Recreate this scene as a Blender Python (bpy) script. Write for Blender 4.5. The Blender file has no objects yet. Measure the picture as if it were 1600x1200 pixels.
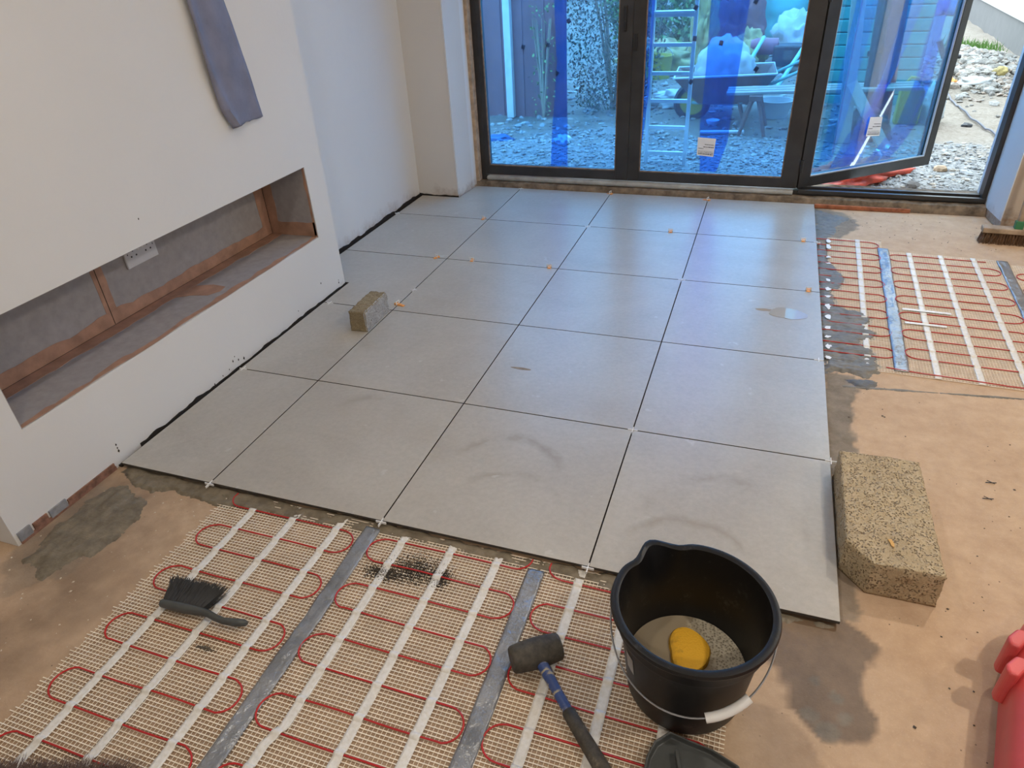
import bpy, bmesh, math, random
import numpy as np
from mathutils import Vector, Matrix

# ---------------------------------------------------------------- camera, sky, lights, exposure
S = bpy.context.scene
COL = S.collection
cam_data = bpy.data.cameras.new('camera')
cam = bpy.data.objects.new('camera', cam_data)
COL.objects.link(cam)
cam_data.sensor_fit = 'HORIZONTAL'
cam_data.sensor_width = 36.0
cam_data.lens = 36.0 * 1074.68 / 1600.0
cam_data.clip_start = 0.02
R0 = ((0.944058, 0.326101, -0.049122), (0.136821, -0.522835, -0.841382), (-0.300058, 0.787592, -0.538204))
CAMPOS = (1.4823, -1.2162, 1.3799)
cam.matrix_world = Matrix(((R0[0][0], -R0[1][0], -R0[2][0], CAMPOS[0]),
                           (R0[0][1], -R0[1][1], -R0[2][1], CAMPOS[1]),
                           (R0[0][2], -R0[1][2], -R0[2][2], CAMPOS[2]),
                           (0, 0, 0, 1)))
S.camera = cam

world = bpy.data.worlds.new('overcast_sky')
S.world = world
world.use_nodes = True
wn = world.node_tree
wn.nodes.clear()
wo = wn.nodes.new('ShaderNodeOutputWorld')
wb = wn.nodes.new('ShaderNodeBackground')
wb.inputs[0].default_value = (0.74, 0.90, 1.0, 1)
wb.inputs[1].default_value = 5.2
wn.links.new(wb.outputs[0], wo.inputs[0])

S.view_settings.view_transform = 'Standard'
S.view_settings.look = 'None'
S.view_settings.gamma = 1.0
S.view_settings.use_curve_mapping = False
S.view_settings.exposure = 0.27

def lamp(x, y, power, col=(1.0, 0.90, 0.78), size=0.11):
    d = bpy.data.lights.new('downlight_beam', 'AREA')
    d.shape = 'DISK'; d.size = size; d.energy = power; d.color = col
    o = bpy.data.objects.new('downlight_beam', d)
    o.location = (x, y, 2.375)
    COL.objects.link(o)
    return o
DOWNLIGHTS = ((0.45, 1.75, 4), (2.75, 1.75, 20), (0.55, -0.35, 7), (2.95, -0.35, 17), (1.7, -2.2, 15), (4.4, 0.8, 15))
for _x, _y, _p in DOWNLIGHTS:
    lamp(_x, _y, _p)

random.seed(7)
rng = np.random.RandomState(11)
PI = math.pi

# ---------------------------------------------------------------- node material helpers
def mat(name):
    m = bpy.data.materials.new(name); m.use_nodes = True
    return m, m.node_tree, m.node_tree.nodes['Principled BSDF']
def N(nt, kind, **kw):
    n = nt.nodes.new(kind)
    for k, v in kw.items():
        if isinstance(k, str) and hasattr(n, k): setattr(n, k, v)
    return n
def L(nt, a, b): nt.links.new(a, b)
def worldpos(nt):
    return N(nt, 'ShaderNodeNewGeometry').outputs['Position']
def noise(nt, scale, detail=4, rough=0.55, vec=None, dist=0.0):
    n = N(nt, 'ShaderNodeTexNoise')
    n.inputs['Scale'].default_value = scale; n.inputs['Detail'].default_value = detail
    n.inputs['Roughness'].default_value = rough; n.inputs['Distortion'].default_value = dist
    if vec is not None: L(nt, vec, n.inputs['Vector'])
    return n.outputs['Fac']
def ramp(nt, fac, stops):
    r = N(nt, 'ShaderNodeValToRGB')
    while len(r.color_ramp.elements) < len(stops): r.color_ramp.elements.new(0.5)
    for e, (p, c) in zip(r.color_ramp.elements, stops):
        e.position = p; e.color = (c, c, c, 1) if not isinstance(c, (tuple, list)) else (*c[:3], 1)
    L(nt, fac, r.inputs[0])
    return r.outputs[0]
def mix(nt, fac, a, b, mode='MIX'):
    m = N(nt, 'ShaderNodeMixRGB'); m.blend_type = mode
    for s, v in ((0, fac), (1, a), (2, b)):
        if hasattr(v, 'is_linked') or hasattr(v, 'links'): L(nt, v, m.inputs[s])
        elif isinstance(v, (int, float)): m.inputs[s].default_value = v if s == 0 else (v, v, v, 1)
        else: m.inputs[s].default_value = (*v[:3], 1)
    return m.outputs[0]
def math_(nt, op, a, b=0.0):
    m = N(nt, 'ShaderNodeMath'); m.operation = op
    for s, v in ((0, a), (1, b)):
        if isinstance(v, (int, float)): m.inputs[s].default_value = v
        else: L(nt, v, m.inputs[s])
    return m.outputs[0]
def bump(nt, bsdf, h, strength=0.3, dist=0.002):
    b = N(nt, 'ShaderNodeBump'); b.inputs['Strength'].default_value = strength; b.inputs['Distance'].default_value = dist
    L(nt, h, b.inputs['Height']); L(nt, b.outputs[0], bsdf.inputs['Normal'])
def vscale(nt, vec, s):
    m = N(nt, 'ShaderNodeMapping'); m.inputs['Scale'].default_value = s; L(nt, vec, m.inputs['Vector'])
    return m.outputs[0]
def objcoord(nt): return N(nt, 'ShaderNodeTexCoord').outputs['Object']

def plain(name, c, rough=0.6, metal=0.0, var=0.12, scale=20, bmp=0.0, bscale=120, spec=0.5):
    """colour with slight mottling"""
    m, nt, b = mat(name)
    p = worldpos(nt)
    f = noise(nt, scale, 5, 0.6, p)
    lo = tuple(x * (1 - var) for x in c); hi = tuple(min(1, x * (1 + var)) for x in c)
    L(nt, ramp(nt, f, [(0.3, lo), (0.7, hi)]), b.inputs['Base Color'])
    b.inputs['Roughness'].default_value = rough; b.inputs['Metallic'].default_value = metal
    b.inputs['Specular IOR Level'].default_value = spec
    if bmp: bump(nt, b, noise(nt, bscale, 4, 0.6, p), bmp, 0.002)
    return m

def dirty_plaster(name, base, dirt=(0.30, 0.17, 0.10), zlim=0.10, soft=0.05):
    """painted plaster with a stained, chipped strip near the floor"""
    m, nt, b = mat(name)
    p = worldpos(nt)
    sep = N(nt, 'ShaderNodeSeparateXYZ'); L(nt, p, sep.inputs[0])
    n1 = noise(nt, 9, 6, 0.65, p); n2 = noise(nt, 45, 5, 0.7, p)
    z = math_(nt, 'SUBTRACT', sep.outputs[2], math_(nt, 'MULTIPLY', math_(nt, 'SUBTRACT', n1, 0.5), 0.22))
    z = math_(nt, 'SUBTRACT', z, math_(nt, 'MULTIPLY', math_(nt, 'SUBTRACT', n2, 0.5), 0.06))
    k = math_(nt, 'DIVIDE', math_(nt, 'SUBTRACT', zlim, z), soft)
    fac = ramp(nt, k, [(0.0, 0.0), (1.0, 0.75)])
    soil = mix(nt, ramp(nt, n2, [(0.35, 0.0), (0.6, 1.0)]), dirt, tuple(x * 0.75 for x in base))
    col = mix(nt, ramp(nt, noise(nt, 2.2, 4, 0.6, p), [(0.3, 0.0), (0.75, 0.5)]), base, tuple(x * 0.93 for x in base))
    L(nt, mix(nt, fac, col, soil), b.inputs['Base Color'])
    b.inputs['Roughness'].default_value = 0.75
    bump(nt, b, noise(nt, 14, 6, 0.6, p), 0.25, 0.004)
    return m

def film_mat(name, tint, haze, hazecol, gloss=0.06):
    m = bpy.data.materials.new(name); m.use_nodes = True
    nt = m.node_tree; nt.nodes.clear()
    out = N(nt, 'ShaderNodeOutputMaterial')
    tr = N(nt, 'ShaderNodeBsdfTransparent'); tr.inputs[0].default_value = (*tint, 1)
    tl = N(nt, 'ShaderNodeBsdfTranslucent'); tl.inputs[0].default_value = (*hazecol, 1)
    df = N(nt, 'ShaderNodeBsdfDiffuse'); df.inputs[0].default_value = (*hazecol, 1)
    gl = N(nt, 'ShaderNodeBsdfGlossy'); gl.inputs['Roughness'].default_value = 0.12
    a = N(nt, 'ShaderNodeMixShader'); a.inputs[0].default_value = 0.5
    L(nt, tl.outputs[0], a.inputs[1]); L(nt, df.outputs[0], a.inputs[2])
    m1 = N(nt, 'ShaderNodeMixShader')
    p = objcoord(nt)
    streak = noise(nt, 6, 5, 0.65, vscale(nt, p, (4, 4, 0.35)))
    specks = noise(nt, 90, 3, 0.5, p)
    f = math_(nt, 'ADD', math_(nt, 'MULTIPLY', streak, haze * 2.0), math_(nt, 'MULTIPLY', ramp(nt, specks, [(0.66, 0.0), (0.74, 1.0)]), 0.10))
    L(nt, f, m1.inputs[0]); L(nt, tr.outputs[0], m1.inputs[1]); L(nt, a.outputs[0], m1.inputs[2])
    m2 = N(nt, 'ShaderNodeMixShader'); m2.inputs[0].default_value = gloss
    L(nt, m1.outputs[0], m2.inputs[1]); L(nt, gl.outputs[0], m2.inputs[2])
    L(nt, m2.outputs[0], out.inputs[0])
    return m

# ---------------------------------------------------------------- materials
M = {}
M['wall_white'] = dirty_plaster('wall_white', (0.70, 0.685, 0.66), zlim=0.02, soft=0.07)
M['wall_alcove'] = dirty_plaster('wall_alcove', (0.70, 0.685, 0.66), zlim=0.085, soft=0.09)
M['wall_pier'] = dirty_plaster('wall_pier', (0.66, 0.61, 0.55), dirt=(0.25, 0.12, 0.06), zlim=0.07, soft=0.05)
M['wall_bare'] = dirty_plaster('wall_bare', (0.50, 0.41, 0.32), dirt=(0.25, 0.15, 0.09), zlim=0.10, soft=0.03)
M['ceiling'] = plain('ceiling_white', (0.8, 0.8, 0.78), 0.8, var=0.02)
M['board_grey'] = plain('board_grey', (0.34, 0.31, 0.30), 0.85, var=0.10, scale=30, bmp=0.1)
M['compound'] = plain('joint_compound', (0.40, 0.225, 0.15), 0.85, var=0.22, scale=16, bmp=0.15)
M['crack'] = plain('dark_gap', (0.02, 0.014, 0.01), 0.9)
M['mortar'] = plain('sill_mortar', (0.17, 0.125, 0.085), 0.95, var=0.55, scale=22, bmp=0.9, bscale=60)
M['mortar_red'] = plain('sill_brick_red', (0.34, 0.12, 0.06), 0.95, var=0.4, scale=25, bmp=0.9, bscale=60)
M['sill_channel'] = plain('sill_channel', (0.36, 0.35, 0.32), 0.6, var=0.25, scale=14, bmp=0.2)
M['frame'] = plain('anthracite_frame', (0.030, 0.028, 0.027), 0.38, var=0.35, scale=7)
M['frame_dirt'] = plain('frame_dust', (0.22, 0.15, 0.11), 0.8, var=0.5, scale=30)
M['gasket'] = plain('gasket', (0.42, 0.44, 0.47), 0.4)
M['timber_edge'] = plain('timber_edge', (0.42, 0.30, 0.20), 0.85, var=0.35, scale=25, bmp=0.4)
M['white_plastic'] = plain('white_plastic', (0.80, 0.79, 0.77), 0.4, var=0.03)
M['socket_grey'] = plain('socket_plastic', (0.62, 0.60, 0.60), 0.4, var=0.03)
M['black'] = plain('black_plastic', (0.012, 0.012, 0.013), 0.33, var=0.4, scale=9)
M['ink'] = plain('ink', (0.03, 0.03, 0.035), 0.6)
M['orange_clip'] = plain('orange_clip', (0.80, 0.33, 0.08), 0.45, var=0.2, scale=90)
M['paper'] = plain('sticker_paper', (0.80, 0.80, 0.82), 0.6, var=0.03)
M['wire'] = plain('galvanised_wire', (0.45, 0.45, 0.46), 0.35, 0.8)
M['cable_red'] = plain('cable_red', (0.46, 0.018, 0.018), 0.38, var=0.15)
M['soot'] = plain('soot', (0.04, 0.032, 0.024), 0.9)
M['net'] = plain('net_strand', (0.86, 0.76, 0.61), 0.7, var=0.14, scale=30)
M['bristle_black'] = plain('bristle_black', (0.008, 0.008, 0.009), 0.5)
M['bristle_brown'] = plain('bristle_brown', (0.16, 0.085, 0.04), 0.8, var=0.4, scale=60)
M['bristle_dark'] = plain('bristle_dark', (0.10, 0.06, 0.048), 0.8, var=0.4, scale=60)
M['handle_dark'] = plain('dark_grey_plastic', (0.058, 0.062, 0.060), 0.45, var=0.2)
M['red_plastic'] = plain('red_plastic', (0.62, 0.085, 0.085), 0.42, var=0.16, scale=6)
M['latch_grey'] = plain('latch_grey', (0.09, 0.10, 0.10), 0.4)
M['cloth'] = plain('grey_cloth', (0.19, 0.19, 0.25), 0.62, var=0.14, scale=12, bmp=0.2, bscale=70)
M['wood'] = plain('weathered_wood', (0.33, 0.24, 0.16), 0.8, var=0.3, scale=20, bmp=0.3)
M['wood_pale'] = plain('pale_timber', (0.38, 0.34, 0.30), 0.8, var=0.2, scale=20)
M['green'] = plain('green_socket', (0.03, 0.16, 0.06), 0.5)
M['galv'] = plain('aluminium', (0.70, 0.72, 0.73), 0.35, 0.35, var=0.1)
M['rust'] = plain('rusty_steel', (0.20, 0.11, 0.085), 0.75, var=0.35, scale=8, bmp=0.2)
M['fence'] = plain('fence_brown', (0.22, 0.085, 0.085), 0.8, var=0.25, scale=12, bmp=0.2)
M['concrete'] = plain('concrete_post', (0.58, 0.58, 0.55), 0.85, var=0.15)
M['leaf'] = plain('leaf_green', (0.032, 0.065, 0.026), 0.6, var=0.5, scale=14)
M['leaf_bright'] = plain('leaf_bright', (0.16, 0.28, 0.08), 0.6, var=0.5, scale=14)
M['grass'] = plain('grass_green', (0.09, 0.19, 0.035), 0.7, var=0.4, scale=20)
M['sack_white'] = plain('white_sack', (0.55, 0.57, 0.58), 0.6, var=0.10, scale=10, bmp=0.4, bscale=12)
M['sack_yellow'] = plain('yellow_sack', (0.38, 0.30, 0.12), 0.65, var=0.6, scale=9, bmp=0.4, bscale=14)
M['yellow'] = plain('yellow_plastic', (0.48, 0.38, 0.04), 0.45, var=0.12)
M['tarp_teal'] = plain('teal_tarp', (0.05, 0.32, 0.30), 0.5, var=0.35, scale=5, bmp=0.3, bscale=9)
M['tarp_white'] = plain('white_tarp', (0.50, 0.54, 0.56), 0.5, var=0.14, scale=6, bmp=0.5, bscale=9)
M['tarp_blue'] = plain('blue_tarp', (0.03, 0.18, 0.50), 0.4, var=0.3, scale=9, bmp=0.5, bscale=15)
M['orange_bag'] = plain('orange_bag', (0.55, 0.07, 0.035), 0.5, var=0.45, scale=14, bmp=0.4, bscale=20)
M['dark'] = plain('dark_machine', (0.03, 0.03, 0.035), 0.5, var=0.5, scale=12)
M['purple'] = plain('maroon_pipe', (0.28, 0.10, 0.14), 0.6, var=0.2)
M['teal_tube'] = plain('teal_tube', (0.22, 0.50, 0.48), 0.45)
M['render_white'] = plain('render_white', (0.50, 0.50, 0.49), 0.7, var=0.02)
M['render_grey'] = plain('render_grey', (0.17, 0.165, 0.165), 0.8, var=0.07, scale=5)
M['tape_orange'] = plain('orange_tape', (0.55, 0.10, 0.05), 0.5, var=0.2)
M['cable_dark'] = plain('dark_cable', (0.12, 0.12, 0.15), 0.5)
M['cyan_bowl'] = plain('pale_bowl', (0.75, 0.85, 0.88), 0.4)

M['film'] = film_mat('blue_film', (0.16, 0.50, 0.96), 0.13, (0.10, 0.30, 0.78), 0.04)
M['film_deep'] = film_mat('blue_film_folded', (0.16, 0.42, 0.95), 0.12, (0.02, 0.20, 0.80), 0.05)
M['film_pale'] = film_mat('blue_film_crumpled', (0.45, 0.66, 1.0), 0.16, (0.22, 0.45, 0.95), 0.06)
M['film_teal'] = film_mat('blue_film_open_door', (0.17, 0.57, 0.98), 0.14, (0.06, 0.32, 0.86), 0.04)

def m_glass():
    m = bpy.data.materials.new('door_glass'); m.use_nodes = True
    nt = m.node_tree; nt.nodes.clear()
    out = N(nt, 'ShaderNodeOutputMaterial')
    tr = N(nt, 'ShaderNodeBsdfTransparent'); tr.inputs[0].default_value = (0.96, 0.98, 0.98, 1)
    gl = N(nt, 'ShaderNodeBsdfGlossy'); gl.inputs['Roughness'].default_value = 0.01
    lw = N(nt, 'ShaderNodeLayerWeight'); lw.inputs[0].default_value = 0.35
    f = math_(nt, 'MULTIPLY', lw.outputs['Fresnel'], 0.30)
    mx = N(nt, 'ShaderNodeMixShader'); L(nt, f, mx.inputs[0])
    L(nt, tr.outputs[0], mx.inputs[1]); L(nt, gl.outputs[0], mx.inputs[2]); L(nt, mx.outputs[0], out.inputs[0])
    return m
M['glass'] = m_glass()

ARCS = ((0.86, 0.29, 0.17, 0.030, 0.75, 0.2), (0.92, 0.13, 0.16, 0.022, 0.55, 0.3), (1.52, 0.22, 0.22, 0.035, 0.6, 0.0), (0.30, 0.44, 0.13, 0.030, 0.55, 0.2), (1.42, 0.05, 0.18, 0.022, 0.5, 0.3))
def m_tile():
    m, nt, b = mat('grey_porcelain')
    p = worldpos(nt)
    info = N(nt, 'ShaderNodeObjectInfo').outputs['Random']
    comb = N(nt, 'ShaderNodeCombineXYZ'); L(nt, math_(nt, 'MULTIPLY', info, 40.0), comb.inputs[2])
    add = N(nt, 'ShaderNodeVectorMath'); add.operation = 'ADD'; L(nt, p, add.inputs[0]); L(nt, comb.outputs[0], add.inputs[1])
    q = add.outputs[0]
    cloud = noise(nt, 2.6, 7, 0.62, q, 0.6)
    fine = noise(nt, 60, 6, 0.7, q)
    col = ramp(nt, cloud, [(0.25, (0.365, 0.330, 0.280)), (0.5, (0.435, 0.400, 0.345)), (0.75, (0.495, 0.460, 0.402))])
    col = mix(nt, 0.35, col, ramp(nt, fine, [(0.3, (0.30, 0.28, 0.245)), (0.7, (0.475, 0.45, 0.405))]))
    # dried wipe marks: long swirled streaks, world space
    w = N(nt, 'ShaderNodeTexWave'); w.wave_type = 'RINGS'; w.inputs['Scale'].default_value = 1.4
    w.inputs['Distortion'].default_value = 5.0; w.inputs['Detail'].default_value = 4; w.inputs['Detail Scale'].default_value = 1.2
    L(nt, vscale(nt, q, (1, 1.6, 0.2)), w.inputs['Vector'])
    patch = ramp(nt, noise(nt, 2.1, 3, 0.5, p), [(0.45, 0.0), (0.70, 1.0)])
    wm = math_(nt, 'MULTIPLY', ramp(nt, w.outputs['Fac'], [(0.35, 0.0), (0.95, 0.26)]), patch)
    col = mix(nt, wm, col, (0.33, 0.27, 0.20))
    sepx = N(nt, 'ShaderNodeSeparateXYZ'); L(nt, p, sepx.inputs[0])
    wob = math_(nt, 'MULTIPLY', math_(nt, 'SUBTRACT', noise(nt, 5, 4, 0.6, p), 0.5), 0.10)
    gate = ramp(nt, noise(nt, 7, 4, 0.6, p), [(0.42, 0.15), (0.60, 1.0)])
    for (ax, ay, ar, aw, st, yl) in ARCS:
        dx = math_(nt, 'SUBTRACT', sepx.outputs[0], ax); dy = math_(nt, 'SUBTRACT', sepx.outputs[1], ay)
        rr_ = math_(nt, 'SQRT', math_(nt, 'ADD', math_(nt, 'MULTIPLY', dx, dx), math_(nt, 'MULTIPLY', dy, dy)))
        d_ = math_(nt, 'ABSOLUTE', math_(nt, 'ADD', math_(nt, 'SUBTRACT', rr_, ar), wob))
        k_ = math_(nt, 'MULTIPLY', ramp(nt, math_(nt, 'DIVIDE', d_, aw), [(0.0, 1.0), (1.0, 0.0)]), gate)
        k_ = math_(nt, 'MULTIPLY', k_, ramp(nt, math_(nt, 'MULTIPLY', math_(nt, 'SUBTRACT', dy, yl * ar), 12.0), [(0.0, 0.0), (1.0, st)]))
        col = mix(nt, k_, col, (0.27, 0.225, 0.165))
    # pale dried spots
    sp = ramp(nt, noise(nt, 17, 3, 0.5, p), [(0.70, 0.0), (0.75, 0.5)])
    col = mix(nt, sp, col, (0.55, 0.54, 0.51))
    L(nt, col, b.inputs['Base Color'])
    b.inputs['Roughness'].default_value = 0.31
    b.inputs['Specular IOR Level'].default_value = 0.55
    bump(nt, b, fine, 0.06, 0.001)
    return m
M['tile'] = m_tile()
M['tile_side_shade'] = plain('tile_edge_shaded', (0.055, 0.045, 0.036), 0.8, var=0.3, scale=40)  # smeared tile sides, darkened to stand in for shade in the joints

def m_floor():
    m, nt, b = mat('sand_screed')
    p = worldpos(nt)
    big = noise(nt, 1.7, 7, 0.6, p); mid = noise(nt, 14, 6, 0.7, p); fine = noise(nt, 220, 3, 0.6, p)
    col = ramp(nt, big, [(0.3, (0.42, 0.275, 0.168)), (0.5, (0.51, 0.35, 0.22)), (0.72, (0.57, 0.41, 0.265))])
    col = mix(nt, 0.45, col, ramp(nt, mid, [(0.3, (0.37, 0.245, 0.155)), (0.7, (0.63, 0.455, 0.305))]))
    col = mix(nt, ramp(nt, fine, [(0.6, 0.0), (0.72, 0.35)]), col, (0.68, 0.52, 0.38))
    # grit specks
    v = N(nt, 'ShaderNodeTexVoronoi'); v.inputs['Scale'].default_value = 42; L(nt, p, v.inputs['Vector'])
    speck = math_(nt, 'MULTIPLY', ramp(nt, v.outputs['Distance'], [(0.05, 1.0), (0.09, 0.0)]), ramp(nt, noise(nt, 6, 3, 0.5, p), [(0.52, 0.0), (0.60, 1.0)]))
    col = mix(nt, speck, col, (0.10, 0.065, 0.045))
    a = N(nt, 'ShaderNodeAttribute'); a.attribute_name = 'stain'
    sep = N(nt, 'ShaderNodeSeparateColor'); L(nt, a.outputs['Color'], sep.inputs[0])
    wet, grey, dusty = sep.outputs[0], sep.outputs[1], sep.outputs[2]  # wet also carries the shade painted under the mats and by the bucket
    wet_shade_col = mix(nt, ramp(nt, mid, [(0.3, 0.0), (0.7, 1.0)]), (0.095, 0.06, 0.034), (0.17, 0.11, 0.065))
    col = mix(nt, wet, col, wet_shade_col)
    greycol = mix(nt, ramp(nt, mid, [(0.3, 0.0), (0.7, 1.0)]), (0.11, 0.095, 0.07), (0.24, 0.21, 0.165))
    col = mix(nt, grey, col, greycol)
    col = mix(nt, dusty, col, (0.48, 0.40, 0.30))
    L(nt, col, b.inputs['Base Color'])
    L(nt, mix(nt, wet, 0.88, 0.42), b.inputs['Roughness'])
    bump(nt, b, mix(nt, 0.5, mid, fine), 0.35, 0.003)
    return m
M['floor'] = m_floor()

def m_adhesive(name, lo, hi, rough=0.6):
    m, nt, b = mat(name)
    p = worldpos(nt)
    L(nt, ramp(nt, noise(nt, 24, 6, 0.7, p), [(0.3, lo), (0.7, hi)]), b.inputs['Base Color'])
    b.inputs['Roughness'].default_value = rough
    bump(nt, b, noise(nt, 70, 5, 0.6, vscale(nt, p, (0.35, 1, 1))), 0.5, 0.004)
    return m
M['adhesive'] = m_adhesive('tile_adhesive', (0.10, 0.078, 0.05), (0.24, 0.20, 0.14))
M['adhesive_grey'] = m_adhesive('tile_adhesive_grey', (0.10, 0.088, 0.068), (0.22, 0.20, 0.165), 0.55)
M['adhesive_dark'] = m_adhesive('tile_adhesive_dark', (0.055, 0.042, 0.03), (0.14, 0.115, 0.08), 0.5)

def m_tape():
    m, nt, b = mat('white_tape')
    p = worldpos(nt)
    v = noise(nt, 120, 3, 0.5, p)
    L(nt, ramp(nt, v, [(0.3, (0.78, 0.75, 0.68)), (0.7, (0.92, 0.90, 0.86))]), b.inputs['Base Color'])
    b.inputs['Roughness'].default_value = 0.35
    b.inputs['Alpha'].default_value = 0.78
    bump(nt, b, noise(nt, 95, 2, 0.5, p), 0.6, 0.003)
    return m
M['tape'] = m_tape()

def m_duct():
    m, nt, b = mat('silver_duct_tape')
    p = worldpos(nt)
    L(nt, ramp(nt, noise(nt, 11, 5, 0.6, p), [(0.3, (0.20, 0.21, 0.225)), (0.7, (0.33, 0.345, 0.37))]), b.inputs['Base Color'])
    b.inputs['Roughness'].default_value = 0.33; b.inputs['Metallic'].default_value = 0.45
    bump(nt, b, noise(nt, 26, 4, 0.55, p), 1.0, 0.009)
    return m
M['duct'] = m_duct()

def m_block(name, lo, hi, hole, dark, scale):
    m, nt, b = mat(name)
    p = objcoord(nt)
    v = N(nt, 'ShaderNodeTexVoronoi'); v.inputs['Scale'].default_value = scale; v.inputs['Randomness'].default_value = 1.0
    L(nt, p, v.inputs['Vector'])
    n1 = noise(nt, scale * 0.35, 5, 0.7, p); n2 = noise(nt, scale * 0.08, 3, 0.6, p); n3 = noise(nt, scale * 2.5, 2, 0.5, p)
    pits = math_(nt, 'MULTIPLY', ramp(nt, v.outputs['Distance'], [(hole * 0.6, 1.0), (hole, 0.0)]), ramp(nt, n1, [(0.44, 0.0), (0.56, 1.0)]))
    col = ramp(nt, n1, [(0.3, lo), (0.7, hi)])
    col = mix(nt, ramp(nt, n3, [(0.4, 0.0), (0.65, 0.4)]), col, tuple(min(1, x * 1.25) for x in hi))
    col = mix(nt, ramp(nt, n2, [(0.42, 0.0), (0.7, 0.30)]), col, tuple(x * 0.65 for x in lo))
    col = mix(nt, pits, col, dark)
    L(nt, col, b.inputs['Base Color']); b.inputs['Roughness'].default_value = 0.95
    bump(nt, b, math_(nt, 'SUBTRACT', math_(nt, 'MULTIPLY', n1, 0.8), pits), 0.8, 0.005)
    return m
M['block'] = m_block('aggregate_block', (0.36, 0.275, 0.16), (0.52, 0.41, 0.26), 0.50, (0.20, 0.145, 0.085), 190)
M['brick'] = m_block('cut_brick', (0.20, 0.15, 0.085), (0.34, 0.27, 0.16), 0.40, (0.15, 0.115, 0.07), 190)
M['brick_grey'] = m_block('cut_brick_face', (0.27, 0.26, 0.25), (0.50, 0.49, 0.47), 0.45, (0.17, 0.16, 0.15), 200)

def m_rubber():
    m, nt, b = mat('worn_rubber')
    p = objcoord(nt)
    L(nt, ramp(nt, noise(nt, 45, 6, 0.7, p), [(0.35, (0.030, 0.026, 0.021)), (0.62, (0.075, 0.064, 0.048)), (0.8, (0.20, 0.17, 0.12))]), b.inputs['Base Color'])
    b.inputs['Roughness'].default_value = 0.7
    bump(nt, b, noise(nt, 80, 4, 0.6, p), 0.35, 0.002)
    return m
M['rubber'] = m_rubber()
def m_bluehandle():
    m, nt, b = mat('blue_painted_shaft')
    p = objcoord(nt)
    f = ramp(nt, noise(nt, 30, 5, 0.6, vscale(nt, p, (0.5, 2.2, 1))), [(0.54, 0.0), (0.60, 1.0)])
    L(nt, mix(nt, f, (0.035, 0.07, 0.22), (0.42, 0.36, 0.24)), b.inputs['Base Color'])
    b.inputs['Roughness'].default_value = 0.5
    return m
M['blue_shaft'] = m_bluehandle()
def m_bucket():
    m, nt, b = mat('bucket_plastic')
    p = objcoord(nt)
    f = ramp(nt, noise(nt, 22, 7, 0.75, p), [(0.58, 0.0), (0.78, 0.22)])
    L(nt, mix(nt, f, (0.006, 0.006, 0.007), (0.30, 0.28, 0.26)), b.inputs['Base Color'])
    b.inputs['Roughness'].default_value = 0.42; b.inputs['Specular IOR Level'].default_value = 0.35
    return m
M['bucket'] = m_bucket()
def m_water():
    m, nt, b = mat('cloudy_water')
    p = worldpos(nt)
    sep = N(nt, 'ShaderNodeSeparateXYZ'); L(nt, p, sep.inputs[0])
    x = math_(nt, 'ADD', math_(nt, 'SUBTRACT', sep.outputs[0], 1.482), math_(nt, 'MULTIPLY', math_(nt, 'ADD', sep.outputs[1], 0.21), 0.45))
    x = math_(nt, 'ADD', x, math_(nt, 'MULTIPLY', math_(nt, 'SUBTRACT', noise(nt, 14, 4, 0.6, p), 0.5), 0.10))
    foam = ramp(nt, math_(nt, 'MULTIPLY', x, 20.0), [(0.0, 0.0), (1.0, 1.0)])
    vor = N(nt, 'ShaderNodeTexVoronoi'); vor.inputs['Scale'].default_value = 190; L(nt, p, vor.inputs['Vector'])
    fcol = ramp(nt, vor.outputs['Distance'], [(0.1, (0.17, 0.14, 0.09)), (0.6, (0.62, 0.56, 0.43))])
    col = mix(nt, foam, (0.30, 0.245, 0.165), fcol)
    L(nt, col, b.inputs['Base Color'])
    L(nt, mix(nt, foam, 0.10, 0.5), b.inputs['Roughness'])
    bump(nt, b, mix(nt, foam, 0.0, vor.outputs['Distance']), 0.4, 0.003)
    return m
M['water'] = m_water()
def m_sponge():
    m, nt, b = mat('yellow_sponge')
    p = objcoord(nt)
    sep = N(nt, 'ShaderNodeSeparateXYZ'); L(nt, p, sep.inputs[0])
    d = math_(nt, 'SUBTRACT', math_(nt, 'MULTIPLY', sep.outputs[0], -14.0), 0.25)
    d = math_(nt, 'ADD', d, math_(nt, 'MULTIPLY', math_(nt, 'SUBTRACT', noise(nt, 50, 4, 0.6, p), 0.5), 1.8))
    L(nt, mix(nt, ramp(nt, d, [(0.0, 0.0), (0.6, 0.75)]), (0.80, 0.43, 0.025), (0.22, 0.13, 0.02)), b.inputs['Base Color'])
    b.inputs['Roughness'].default_value = 0.7
    bump(nt, b, noise(nt, 260, 2, 0.5, p), 0.6, 0.003)
    return m
M['sponge'] = m_sponge()
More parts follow.
